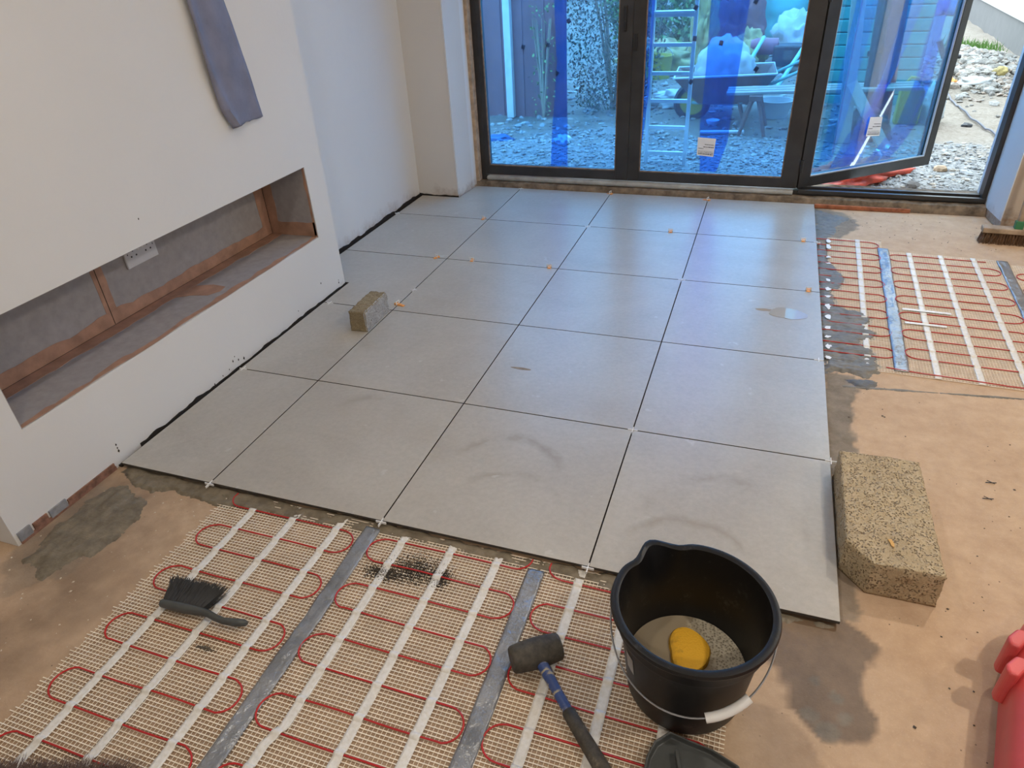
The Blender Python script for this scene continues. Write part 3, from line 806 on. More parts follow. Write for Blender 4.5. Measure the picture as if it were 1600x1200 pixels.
film_strip(D2, [(0.715 - ox, 1.90), (0.720 - ox, 1.085), (0.728 - ox, 0.60), (0.742 - ox, 0.30), (0.748 - ox, 0.20)],
           [(0.80 - ox, 1.90), (0.795 - ox, 1.08), (0.790 - ox, 0.62), (0.772 - ox, 0.40), (0.752 - ox, 0.20)], 0.042, M['film_deep'], seed=2)
film_strip(D2, [(1.10 - ox, 1.90), (1.098 - ox, 1.075), (1.105 - ox, 0.70), (1.10 - ox, 0.42), (1.125 - ox, 0.15)],
           [(1.31 - ox, 1.90), (1.300 - ox, 1.06), (1.278 - ox, 0.60), (1.268 - ox, 0.33), (1.222 - ox, 0.15)], 0.044, M['film_deep'], seed=3)
pads(D2, [(1.02 - ox, 1.037, 0.5), (1.028 - ox, 0.884, 0.1), (1.174 - ox, 0.86, 0.2), (1.377 - ox, 0.727, 0.5), (1.027 - ox, 0.659, 0.5), (1.332 - ox, 1.059, 0.5)])
sticker(D2, [(1.100 - ox, 0.254), (1.197 - ox, 0.246), (1.203 - ox, 0.352), (1.098 - ox, 0.358)])
b = MB(); b.box(0.010, 0.030, -0.010, 0.0, 0.83, 0.92)
b.build('latch_handle', M['black'], D2, bevel=0.003)
# open leaf, folded outwards
D3 = leaf('door_3', 1.0, '', M['film_teal'], 0.078, 0.050)
a3 = math.atan2(0.639, 0.775)
D3.location = (1.697, 3.128, 0); D3.rotation_euler = (0, 0, a3); D3['label'] = 'right leaf of the black folding glass doors, swung open outwards'
film_strip(D3, [(0.55, 1.90), (0.56, 1.05), (0.52, 0.60), (0.41, 0.42), (0.36, 0.15)], [(0.72, 1.90), (0.72, 1.02), (0.60, 0.62), (0.52, 0.40), (0.50, 0.15)], 0.06, M['film_pale'], seed=4, wav=0.010)
film_strip(D3, [(0.52, 0.62), (0.46, 0.46), (0.36, 0.33), (0.26, 0.15)], [(0.57, 0.60), (0.56, 0.46), (0.50, 0.30), (0.42, 0.15)], 0.050, M['film_deep'], seed=5, wav=0.012)
film_strip(D3, [(0.80, 1.0), (0.78, 0.62), (0.74, 0.36), (0.52, 0.15)], [(0.90, 1.0), (0.90, 0.60), (0.86, 0.34), (0.70, 0.15)], 0.052, M['film_deep'], seed=6, wav=0.012)
film_strip(D3, [(0.24, 1.90), (0.22, 1.0), (0.20, 0.6), (0.16, 0.2)], [(0.38, 1.90), (0.36, 1.0), (0.32, 0.6), (0.26, 0.2)], 0.048, M['film_pale'], seed=7, wav=0.006)
pads(D3, [(0.368, 0.771, 0.1), (0.446, 0.78, 0.1)])
sticker(D3, [(0.452, 0.322), (0.556, 0.312), (0.548, 0.420), (0.455, 0.430)])
b = MB()                                    # hinge barrels between middle and open leaf
for z in (0.18, 1.05, 1.9): b.tube([(0, 0, z), (0, 0, z + 0.07)], 0.011, 12)
o = b.build('hinge', M['black'], D3, loc=(-0.004, -0.004, 0))

# ---------------------------------------------------------------- floor tiles
ROWS = ['front row', 'second row from the front', 'middle row', 'fourth row from the front', 'back row by the door sill']
COLS = ['against the left wall', 'second from the left wall', 'second from the open right edge', 'at the open right edge']
G = 0.0019
def tile_poly(i, j):
    xa = -0.357 if i == 0 else (i - 1) * TW + G
    xb = i * TW - G
    ya = j * TP + (G if j else 0.0); yb = (j + 1) * TP - G
    if j == 4: yb = 4 * TP + 0.5725 + 0.042
    if i == 0:
        if j < 2: return [(xa, ya), (xb, ya), (xb, yb), (xa, yb)]
        if j == 2: return [(xa, ya), (xb, ya), (xb, yb), (-0.598, yb), (-0.598, 1.447), (xa, 1.447)]
        if j == 3: return [(-0.598, ya), (xb, ya), (xb, yb), (-0.598, yb)]
        return [(-0.598, ya), (xb, ya), (xb, yb), (-0.316, yb), (-0.338, 2.800), (-0.598, 2.800)]
    return [(xa, ya), (xb, ya), (xb, yb), (xa, yb)]
NOTE = {(0, 2): 'cut round the chimney breast corner', (0, 4): 'notched round the door pier', (0, 0): 'cut narrow',
        (3, 2): 'with a wet mark near its right side', (2, 0): 'with curved wipe marks', (3, 0): 'largest in view, behind the bucket', (0, 1): 'with the concrete brick on it'}
for i in range(4):
    for j in range(5):
        P = tile_poly(i, j)
        cx = sum(p[0] for p in P) / len(P); cy = sum(p[1] for p in P) / len(P)
        if j == 4: P = [(x, min(y, 3.0565)) for x, y in P]
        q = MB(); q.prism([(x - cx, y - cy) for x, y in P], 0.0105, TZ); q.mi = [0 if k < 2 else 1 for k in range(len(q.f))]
        o = q.build('floor_tile', [M['tile'], M['tile_side_shade']], bevel=0.0009, seg=2, loc=(cx, cy, 0))
        note = (', ' + NOTE[(i, j)]) if (i, j) in NOTE else ''
        tag(o, 'grey floor tile, %s, %s%s' % (ROWS[j], COLS[i], note), 'floor tile', 'square grey porcelain tiles laid across the floor')
b = MB()
b.box(-0.352, 1.794, 0.010, 1.44, 0.0, 0.0106); b.box(-0.60, 1.794, 1.45, 2.79, 0.0, 0.0106); b.box(-0.315, 1.794, 2.79, 3.055, 0.0, 0.0106)
tag(b.build('adhesive_bed', M['crack']), 'bed of dark adhesive under the laid grey tiles', 'tile adhesive', kind='stuff')
# a puddle and wiped patch on one tile
def puddle(name, cx, cy, rx, ry, m, seed, h=0.0008, z=TZ + 0.0002):
    n = 40; pl = []
    for k in range(n):
        a = 2 * PI * k / n; f = 0.75 + 0.5 * float(fbm(math.cos(a) + 5, math.sin(a) + 5, 1.7, seed, 3))
        pl.append((cx + rx * f * math.cos(a), cy + ry * f * math.sin(a)))
    q = MB(); q.prism(pl, z, z + h); return q.build(name, m, bevel=0.0003)
wm, wnt, wbs = mat('clear_water'); wbs.inputs['Base Color'].default_value = (0.40, 0.39, 0.37, 1); wbs.inputs['Roughness'].default_value = 0.05
tag(puddle('water_puddle', 1.668, 1.585, 0.075, 0.050, wm, 3), 'small shiny puddle on a tile near the right edge', 'puddle', kind='stuff')
mud = plain('dried_smear', (0.24, 0.19, 0.135), 0.8, var=0.3, scale=50)
tag(puddle('adhesive_smear', 0.722, 0.885, 0.042, 0.0075, mud, 4, 0.0004), 'thin brown adhesive smear on a centre tile', 'smear', kind='stuff')
tag(puddle('adhesive_smear', 1.665, 1.545, 0.018, 0.009, mud, 6, 0.0004), 'brown blot of adhesive below the small puddle', 'smear', kind='stuff')
tag(puddle('adhesive_smear', 1.58, 1.600, 0.045, 0.012, plain('pale_smear', (0.33, 0.27, 0.20), 0.8), 7, 0.0003), 'pale brown streak beside the small puddle', 'smear', kind='stuff')

# ---------------------------------------------------------------- spacers and levelling clips
def spacer():
    q = MB()
    q.box(-0.016, 0.016, -0.0013, 0.0013, -0.004, 0.0032); q.box(-0.0013, 0.0013, -0.016, 0.016, -0.004, 0.0032)
    return q.build('tile_spacer', M['white_plastic'])
sp0 = spacer()
SP = [((0.0, -0.006), 'at the front edge nearest the left wall'), ((0.6, -0.006), 'at the front edge beside the duct tape end'),
      ((1.2, -0.006), 'at the front edge beside the black bucket'), ((1.8, 0.61), 'at the right edge beside the concrete block'),
      ((1.2, 0.61), 'at a crossing one tile behind the bucket'), ((0.0, 1.44), 'in a joint beyond the concrete brick'),
      ((1.2, 1.83), 'at a crossing in the third joint line from the front'), ((-0.325, 1.22), 'in the joint by the chimney breast corner'),
      ((1.801, 2.44), 'at the right edge by the heating mat end'), ((0.6, 2.44), 'at a crossing one tile from the door sill'),
      ((1.80 - 0.02, 1.22), 'in the joint beside the mortar-covered mat'), ((-0.345, 0.61), 'in the joint against the chimney breast foot'),
      ((-0.60, 2.44), 'in the joint against the alcove wall'), ((0.0, 3.05), 'in the joint end against the door sill')]
first = True
for (x, y), w in SP:
    o = sp0 if first else sp0.copy()
    if not first: COL.objects.link(o)
    first = False
    o.location = (x, y, TZ - 0.0015); tag(o, 'white cross tile spacer ' + w, 'tile spacer', 'white plastic cross spacers in the tile joints')
def clip(loc, rz, label, wl=0.022, tall=0.013, flat=False):
    r = empty('levelling_clip', (loc[0], loc[1], TZ), rz); r.scale = (1.25, 1.25, 1.25)
    tag(r, label, 'levelling clip', 'broken levelling clips left in the tile joints')
    q = MB()
    q.box(-0.010, 0.010, -0.0008, 0.0008, -0.005, tall * 0.45)
    q.box(-0.010, -0.006, -0.0008, 0.0008, 0, tall); q.box(0.006, 0.010, -0.0008, 0.0008, 0, tall); q.box(-0.010, 0.010, -0.0008, 0.0008, tall, tall + 0.003)
    q.build('white_strap', M['white_plastic'], r, bevel=0.0004)
    q = MB()
    q.add([(-0.007, -0.012, 0.0004), (0.007, -0.012, 0.0004), (0.007, wl - 0.012, 0.0004), (-0.007, wl - 0.012, 0.0004),
           (-0.007, -0.012, 0.006), (0.007, -0.012, 0.006), (0.004, wl - 0.012, 0.002), (-0.004, wl - 0.012, 0.002)],
          [(0, 3, 2, 1), (4, 5, 6, 7), (0, 1, 5, 4), (1, 2, 6, 5), (2, 3, 7, 6), (3, 0, 4, 7)])
    q.build('orange_wedge', M['orange_clip'], r, bevel=0.0006)
    return r
for x, y, rz, lab, wl in (
        (-0.030, 2.440, 2.9, 'orange and white clip in the joint nearest the white door pier', 0.024),
        (-0.058, 1.830, 2.6, 'orange and white clip, leftmost in the third joint line', 0.026),
        (0.141, 1.830, 3.1, 'orange and white clip right of the leftmost in the third joint line', 0.020),
        (0.555, 1.830, 3.1, 'orange and white clip in the third joint line near the centre crossing', 0.020),
        (1.061, 2.440, 3.1, 'orange clip in the joint nearest the door, below the paper sticker', 0.020),
        (1.734, 2.440, 3.1, 'orange clip near the top right tile corner, by the mat end', 0.020),
        (1.751, 1.830, 3.1, 'orange and brown clip at the right edge above the small puddle', 0.020),
        (-0.001, 1.277, 4.5, 'long orange wedge and white clip just behind the concrete brick', 0.042),
        (0.600, 3.036, 1.2, 'orange clip against the door sill under the left door post', 0.030),
        (1.200, 3.018, 1.2, 'orange clip against the door sill under the middle glass leaf', 0.036)):
    clip((x, y), rz, lab, wl)

# ---------------------------------------------------------------- heating mats
CZ = 0.0062                                 # cable centre height
def mat_cable(xl, xr, straights, side0, start=None, end=None, wob=0.0, seed=0):
    """serpentine: straights = list of y (descending); side0 = side of the first turn ('L' or 'R')"""
    pts = []
    n = len(straights); r = abs(straights[0] - straights[1]) / 2
    side = side0
    at = 'R' if side0 == 'L' else 'L'
    for k in range(n):
        y = straights[k]
        w = lambda u: wob * (float(vnoise(u, k * 1.7 + seed, 7, seed)) - 0.5)
        xa, xb = (xr - r, xl + r) if side == 'L' else (xl + r, xr - r)
        for t in np.linspace(0, 1, 12):
            x = xa + (xb - xa) * t; pts.append((x, y + w(x), CZ))
        if k < n - 1:
            cy = (y + straights[k + 1]) / 2
            cx = xb; sg = -1 if side == 'L' else 1
            for a in np.linspace(0, PI, 13)[1:-1]:
                pts.append((cx + sg * r * 1.02 * math.sin(a), cy + r * math.cos(a), CZ))
        side = 'R' if side == 'L' else 'L'
    return pts
def netting(x0, x1, y0, y1, parent, px=0.0102, py=0.0095, fray=0.0, seed=0):
    q = MB(); rr = random.Random(seed)
    def f(x, y): return 0.0012 * (float(vnoise(x, y, 4, seed)) - 0.5)
    n = int((y1 - y0) / py)
    for k in range(n + 1):
        y = y0 + k * py; d = rr.uniform(-.0006, .0006)
        a = x0 - fray * rr.random(); e = x1 + (fray * 0.3 * rr.random() if fray else 0)
        q.box(a, e, y - 0.00105 + d, y + 0.00105 + d, 0.0024, 0.0038)
    m = int((x1 - x0) / px)
    for k in range(m + 1):
        x = x0 + k * px; d = rr.uniform(-.0005, .0005)
        q.box(x - 0.0005 + d, x + 0.0005 + d, y0, y1, 0.0018, 0.0029)
    return q.build('netting', M['net'], parent)
def mat_tape(xc, y0, y1, cables, parent, w=0.023, seed=0, kink=None):
    rows = int((y1 - y0) / 0.0025); vs = []; fs = []
    for i in range(rows + 1):
        y = y0 + (y1 - y0) * i / rows
        z = 0.0042
        for c in cables:
            d = abs(y - c)
            if d < 0.008: z = max(z, 0.0042 + 0.0045 * math.cos(d / 0.008 * PI / 2) ** 0.7)
        dx = 0.002 * (float(vnoise(y, xc, 3, seed)) - 0.5) + (kink(y) if kink else 0)
        for j in range(5):
            u = j / 4 - 0.5
            vs.append((xc + dx + u * w, y, z + 0.0005 * float(vnoise(y, u, 60, seed))))
    for i in range(rows):
        for j in range(4):
            a = i * 5 + j; fs.append((a, a + 1, a + 6, a + 5))
    q = MB(); q.add(vs, fs); o = q.build('fixing_tape', M['tape'], parent, smooth=True)
    s = o.modifiers.new('thick', 'SOLIDIFY'); s.thickness = 0.0002; s.offset = 1
    return o
YF = -1.05                                  # mats run on past the bottom of the picture
def front_mat(label, xl, xr, tapes, s0, side0, pitch=0.0812, x_l=0.02, x_r=0.02, fray=0.0, seed=1, lead=None, kinks=None):
    r = empty('heating_mat', (0, 0, 0)); tag(r, label, 'heating mat', 'underfloor heating mats in front of the tiles')
    st = []
    y = s0
    while y > YF + 0.02: st.append(y); y -= pitch
    pts = mat_cable(xl, xr, st, side0, wob=0.006, seed=seed)
    if lead: pts = lead + pts
    q = MB(); q.tube(pts, 0.0022, 8); q.build('heating_cable', M['cable_red'], r, smooth=True)
    netting(xl - x_l, xr + x_r, YF, -0.004, r, fray=fray, seed=seed)
    for k, t in enumerate(tapes):
        mat_tape(t, YF, -0.006, st, r, seed=seed + k, kink=(kinks or {}).get(k))
    return r
arc = lambda cx, cy, rr, a0, a1, n=8: [(cx + rr * math.cos(a), cy + rr * math.sin(a), CZ) for a in np.linspace(a0, a1, n)]
front_mat('red heating cable mat under the black hand brush, nearest the chimney breast', 0.104, 0.552, (0.197, 0.336, 0.481), -0.056, 'R', fray=0.016, seed=1,
          lead=[(0.106, -0.006, CZ)] + arc(0.144, -0.015, 0.0405, PI, 1.5 * PI)[1:], kinks=None)
front_mat('red heating cable mat with the black smudges, middle of the three in front', 0.606, 1.052, (0.686, 0.830, 0.964), -0.051, 'L', seed=2,
          lead=arc(1.0115, -0.0105, 0.0405, 0.1, -PI / 2)[:-1],
          kinks={0: lambda y: -0.018 * min(1, max(0, (-0.60 - y) / 0.05))})
front_mat('red heating cable mat under the black bucket and rubber mallet', 1.101, 1.550, (1.186, 1.318, 1.450), -0.053, 'R', seed=3,
          lead=[(1.103, -0.006, CZ)] + arc(1.1415, -0.0125, 0.0405, PI, 1.5 * PI)[1:])

def duct(label, xc0, y0, xc1, y1, w, seed, rows=110, z=0.0078, group='silver duct tape joining the heating mats', ragged_top=0.006):
    vs = []; fs = []; cols = 9
    for i in range(rows + 1):
        t = i / rows
        for j in range(cols + 1):
            u = j / cols - 0.5
            x = xc0 + (xc1 - xc0) * t + u * w * (1 + 0.12 * (float(vnoise(t * 9, 0.3, 1, seed)) - 0.5)) + 0.005 * (float(vnoise(t * 5, 7, 1, seed)) - 0.5)
            y = y0 + (y1 - y0) * t + (ragged_top * (float(vnoise(u * 6, 3, 1, seed)) - 0.5) if i == 0 else 0)
            zz = z + 0.0065 * (float(fbm(x * 1.6, y, 16, seed, 3)) - 0.5) + 0.0018 * (float(vnoise(x * 3, y, 50, seed)) - 0.5)
            if abs(u) > 0.42: zz -= 0.0022
            vs.append((x, y, zz))
    for i in range(rows):
        for j in range(cols):
            a = i * (cols + 1) + j; fs.append((a, a + cols + 1, a + cols + 2, a + 1))
    q = MB(); q.add(vs, fs); o = q.build('duct_tape', M['duct'], smooth=True)
    s = o.modifiers.new('thick', 'SOLIDIFY'); s.thickness = 0.0003; s.offset = 1
    tag(o, label, 'duct tape', group)
    return o
duct('silver duct tape along the front mats, left of the rubber mallet, hand brush side', 0.583, -0.022, 0.592, -1.02, 0.046, 5)
duct('silver duct tape along the front mats with blue sheen, nearest the mallet head', 1.072, -0.040, 1.083, -1.02, 0.046, 6)

# mats on the right-hand floor, slightly turned
VX = 0.035
def rmat(label, ox, oy, xl, xr, centers, side, tapes, ylo, yhi, seed, xn0, xn1, first_extra=None):
    """centers: y of the turns on `side`, descending; local x measured from a slanted base line"""
    r = empty('heating_mat', (ox, oy, 0), -math.atan(VX))
    tag(r, label, 'heating mat', 'underfloor heating mats beside the laid tiles')
    st = []
    for c in centers: st += [c - oy + 0.0395, c - oy - 0.0395]
    pts = mat_cable(xl, xr, st, side, wob=0.005, seed=seed)
    q = MB(); q.tube(pts, 0.0022, 8); q.build('heating_cable', M['cable_red'], r, smooth=True)
    netting(xn0, xn1, ylo, yhi, r, seed=seed)
    for k, t in enumerate(tapes): mat_tape(t, ylo, yhi, st, r, seed=seed + k)
    return r
OX, OY = 2.042, 1.22
rmat('heating mat half buried in grey mortar beside the right tile edge', OX, OY, -0.36, 0.005, [2.486, 2.328, 2.169, 2.008, 1.85, 1.692, 1.535, 1.36], 'R', (-0.09,), 0.0, 1.34, 11, -0.23, 0.022)
r5 = rmat('full width heating mat between two silver tape strips, right side floor', OX, OY, 0.042, 0.498, [2.346, 2.185, 2.027, 1.866, 1.702, 1.543, 1.384], 'L', (0.137, 0.272, 0.411), 0.0, 1.21, 12, 0.025, 0.505)
q = MB(); q.box(0.06, 0.24, 0.538, 0.555, 0.0086, 0.0088); q.build('cross_tape', M['tape'], r5)
q = MB(); q.box(0.06, 0.21, 0.412, 0.428, 0.0086, 0.0088); q.build('cross_tape', M['tape'], r5)
q = MB(); q.tube([(-0.03, 0.030, CZ), (0.06, 0.020, CZ), (0.2, 0.018, CZ), (0.35, 0.010, CZ), (0.5, 0.012, CZ)], 0.0022, 8)
q.build('heating_cable', M['cable_red'], r5, smooth=True)
rmat('heating mat cut off by the picture edge, near the yard broom', OX, OY, 0.557, 1.00, [2.239, 2.087, 1.93, 1.77, 1.61], 'L', (0.66, 0.80, 0.93), 0.2, 1.16, 13, 0.545, 1.02)
tp = bpy.data.objects['heating_mat.003']
for k, (yy, w_) in enumerate(((2.50, .05), (2.42, .06), (2.28, .02), (2.20, .015), (2.00, .03), (1.90, .035), (1.82, .02), (1.72, .05), (1.62, .045), (1.52, .03), (1.44, .02), (1.36, .035), (1.27, .025))):
    xx = 1.858 - 0.035 * (2.5 - yy); n_ = 12; pl = []
    for j in range(n_):
        a = 2 * PI * j / n_; f = 0.55 + 0.9 * float(vnoise(math.cos(a) * 2 + yy * 9, math.sin(a) * 2, 1, 3)); pl.append((xx + 0.011 * f * math.cos(a) - OX, yy + w_ * 0.5 * f * math.sin(a) - OY))
    c_, s_ = math.cos(math.atan(VX)), math.sin(math.atan(VX))
    pl = [(x * c_ - y * s_, x * s_ + y * c_) for x, y in pl]
    q = MB(); q.prism(pl, 0.0092, 0.0097); q.build('fixing_tape', M['white_plastic'], tp)
duct('silver duct tape on the right floor, between the mortar and the mat', OX + 0.022 + 0.045, 2.455, OX + 0.022, 1.235, 0.050, 8)
duct('silver duct tape on the right floor, below the yard broom', OX + 0.528 + 0.042, 2.40, OX + 0.520, 1.30, 0.046, 9)

# ---------------------------------------------------------------- mortar spreads
tag(patch('mortar_patch', [(-0.30, -0.075), (-0.16, -0.115), (-0.125, -0.20), (-0.14, -0.34), (-0.175, -0.385), (-0.20, -0.44), (-0.31, -0.40), (-0.345, -0.28), (-0.335, -0.14)], M['adhesive'], 0.006, 0.0035, 0.03, 0.012, 2, amp=0.0028, grain=(60, 25)),
    'dark spread of mortar on the floor beside the chimney breast', 'mortar', kind='stuff')
EDGE = [(-0.345, 0.008), (1.79, 0.008), (1.80, -0.008), (1.62, -0.02), (1.45, -0.065), (1.22, -0.042), (1.12, -0.026), (1.05, -0.04), (0.80, -0.032), (0.62, -0.034), (0.45, -0.046), (0.30, -0.058), (0.16, -0.055), (0.07, -0.068), (0.0, -0.062), (-0.1, -0.05), (-0.17, -0.078), (-0.24, -0.065), (-0.345, -0.02)]
tag(patch('mortar_ridge', EDGE, M['adhesive'], 0.0066, 0.0035, 0.010, 0.009, 4, holes=0.5, amp=0.0016, grain=(30, 90)),
    'ridge of wet adhesive along the front edge of the tiles', 'mortar', kind='stuff')
tag(patch('mortar_patch', [(1.792, 2.54), (1.83, 2.53), (1.86, 2.36), (1.852, 2.26), (1.90, 2.16), (1.925, 2.06), (1.905, 1.93), (1.87, 1.86), (1.86, 1.74), (1.94, 1.71), (2.005, 1.66), (1.975, 1.55), (2.02, 1.50), (1.955, 1.44), (2.0, 1.33), (1.99, 1.22), (1.93, 1.16), (1.88, 1.19), (1.792, 1.17)],
          M['adhesive_grey'], 0.0076, 0.004, 0.020, 0.013, 8, holes=0.35, amp=0.0026, grain=(20, 90)),
    'grey mortar smeared over the heating mat beside the right tile edge', 'mortar', kind='stuff')
tag(patch('mortar_patch', [(1.80, 3.04), (1.86, 2.98), (1.99, 2.90), (1.93, 2.84), (1.90, 2.72), (1.88, 2.58), (1.80, 2.55)], M['adhesive_grey'], 0.0035, 0.004, 0.02, 0.016, 14, holes=0.3, amp=0.0016),
    'thin grey mortar spread in the corner by the door sill', 'mortar', kind='stuff')
tag(patch('mortar_patch', [(1.86, 1.14), (1.96, 1.16), (1.99, 1.12), (1.90, 1.085)], M['adhesive_dark'], 0.003, 0.004, 0.014, 0.012, 17, holes=0.3),
    'small dark dab of mortar below the buried heating mat', 'mortar', kind='stuff')
for k, (px, py, a, b_, n_, lab) in enumerate(((0.690, -0.160, 0.026, 0.011, 1700, 'black smudge of dirt on the middle mat, the one across a white tape'), (0.765, -0.125, 0.036, 0.024, 2400, 'black smudge of dirt on the middle mat, largest and faintest'), (0.838, -0.135, 0.013, 0.016, 1300, 'black smudge of dirt on the middle mat, the one nearest the mallet'), (0.385, -0.492, 0.012, 0.003, 260, 'dark dirt where the cable bends near the hand brush'), (1.335, -0.052, 0.009, 0.022, 420, 'dark mortar dab on the mat left of the bucket'), (0.13, -0.03, 0.02, 0.014, 350, 'dark dirt at the first cable loop beside the chimney breast'))):
    rr = random.Random(50 + k); q = MB()
    for _ in range(n_):
        x = rr.gauss(px, a); y = rr.gauss(py, b_); s_ = rr.uniform(0.0006, 0.0021); z = rr.choice((0.001, 0.0038, 0.0042))
        q.add([(x + s_, y, z), (x, y + s_, z), (x - s_, y, z), (x, y - s_, z), (x, y, z + s_ * .8)], [(0, 1, 4), (1, 2, 4), (2, 3, 4), (3, 0, 4)])
    tag(q.build('dirt_smudge', M['adhesive_dark'] if k > 2 else M['soot']), lab, 'dirt', kind='stuff')
# grey chalked line on the screed
pl = [(1.86, 1.093), (2.44, 1.160), (2.442, 1.152), (1.862, 1.084)]
tag(patch('mortar_line', pl, M['adhesive_grey'], 0.0018, 0.003, 0.004, 0.003, 40, amp=0.0004), 'thin grey line across the sandy floor below the mats', 'mortar', kind='stuff')

# crumbs and grit on the screed
def crumbs(name, n, region, smin, smax, m, label, seed):
    rr = random.Random(seed); q = MB()
    for _ in range(n):
        x, y = region(rr); s = rr.uniform(smin, smax)
        mx = Matrix.Translation((x, y, 0.0004)) @ Matrix.Rotation(rr.random() * 6, 4, 'Z') @ Matrix.Diagonal((s, s * rr.uniform(.5, 1.3), s * 0.6, 1))
        q.add([(1, 0, 0.1), (0, 1, 0), (-1, 0, 0.1), (0, -1, 0), (0.1, 0.1, 1), (0, 0, -0.2)], [(0, 1, 4), (1, 2, 4), (2, 3, 4), (3, 0, 4), (1, 0, 5), (2, 1, 5), (3, 2, 5), (0, 3, 5)], mx=mx)
    o = q.build(name, m); tag(o, label, 'grit', kind='stuff'); return o
crumbs('floor_grit', 190, lambda r: (r.uniform(1.86, 2.9), r.choice([r.uniform(-0.6, 1.1), r.uniform(2.5, 3.0)])), 0.0012, 0.0042, M['adhesive_dark'], 'dark grit scattered over the sandy right floor', 1)
crumbs('floor_crumbs', 120, lambda r: (r.uniform(-0.36, 0.07), r.uniform(-0.9, -0.02)), 0.001, 0.004, plain('pale_crumb', (0.6, 0.5, 0.38), 0.9), 'pale crumbs on the floor beside the chimney breast', 2)
for (x, y, lab) in ((2.232, 0.652, 'small dark twig lying across a second one on the sandy floor'), (2.21, 0.575, 'dark pebble on the sandy floor below the twig')):
    if 'twig' in lab:
        r = empty('twig', (x, y, 0)); tag(r, lab, 'twig')
        q = MB(); q.tube([(-0.014, -0.002, 0.002), (0.014, 0.003, 0.002)], 0.0012, 6); q.build('stick', M['dark'], r)
        q = MB(); q.tube([(-0.010, 0.006, 0.004), (0.008, -0.006, 0.004)], 0.0010, 6); q.build('stick', M['dark'], r)
    else:
        q = MB(); q.lathe([(0.0001, 0.0), (0.005, 0.001), (0.006, 0.003), (0.003, 0.0055), (0.0001, 0.006)], 10); o = q.build('pebble', M['dark'], smooth=True, loc=(x, y, 0)); tag(o, lab, 'pebble')

# ---------------------------------------------------------------- socket in the recess
r = empty('wall_socket', (XI, 0.567, 0.512)); tag(r, 'white double power socket on the grey back of the wall recess', 'power socket')
q = MB(); q.box(0.0, 0.011, -0.073, 0.073, -0.048, 0.043); q.build('face_plate', M['socket_grey'], r, bevel=0.003)
for s in (-1, 1):
    cx = s * 0.034; q = MB()
    q.box(0.0105, 0.0116, cx - 0.003, cx + 0.003, 0.006, 0.018)
    q.box(0.0105, 0.0116, cx - 0.0145, cx - 0.0085, -0.013, -0.007); q.box(0.0105, 0.0116, cx + 0.0085, cx + 0.0145, -0.013, -0.007)
    q.build('pin_holes', M['ink'], r)
    q = MB(); q.box(0.0105, 0.0116, s * 0.060 - 0.0015, s * 0.060 + 0.0015, -0.001, 0.005); q.build('fixing_screw', M['ink'], r)
for s in (-1, 1):
    q = MB(); q.box(0.0105, 0.0150, s * 0.010 - 0.004, s * 0.010 + 0.004, 0.006, 0.022); q.build('rocker_switch', M['white_plastic'], r, bevel=0.001)

# ---------------------------------------------------------------- grey strip of cloth hanging on the breast
rows, cols = 60, 14; vs = []; fs = []
Lp = [(0.70, 2.02), (0.765, 1.70), (0.853, 1.279), (0.863, 1.067), (0.884, 0.930), (0.915, 0.868)]
Rp = [(0.93, 2.02), (0.98, 1.70), (1.047, 1.265), (1.085, 1.055), (1.095, 0.935), (1.103, 0.866)]
def along(P, t):
    t = t * (len(P) - 1); k = min(int(t), len(P) - 2); u = t - k
    return (P[k][0] * (1 - u) + P[k + 1][0] * u, P[k][1] * (1 - u) + P[k + 1][1] * u)
for i in range(rows + 1):
    t = i / rows; l = along(Lp, t); r_ = along(Rp, t)
    for j in range(cols + 1):
        u = j / cols
        y = l[0] * (1 - u) + r_[0] * u; z = l[1] * (1 - u) + r_[1] * u
        if i == rows: z -= 0.004 * max(0, 1 - abs(u - 0.12) / 0.3) + 0.006 * (float(vnoise(u * 9, 1, 1, 3)) - .5)
        fold = 0.016 * math.exp(-((u - 0.10 - 0.05 * math.sin(t * 9)) / 0.10) ** 2) * (0.4 + 0.6 * t)
        x = 0.004 + fold + 0.004 * float(fbm(y, z, 14, 3, 3)) + 0.008 * t * t * (1 - u) + 0.003 * math.sin(u * 9 + t * 5)
        vs.append((XB + x, y, z))
for i in range(rows):
    for j in range(cols):
        a = i * (cols + 1) + j; fs.append((a, a + cols + 1, a + cols + 2, a + 1))
q = MB(); q.add(vs, fs); o = q.build('cloth_strip', M['cloth'], smooth=True)
s = o.modifiers.new('thick', 'SOLIDIFY'); s.thickness = 0.0015; s.offset = 1
tag(o, 'creased grey strip of cloth hanging down the white chimney breast', 'cloth')

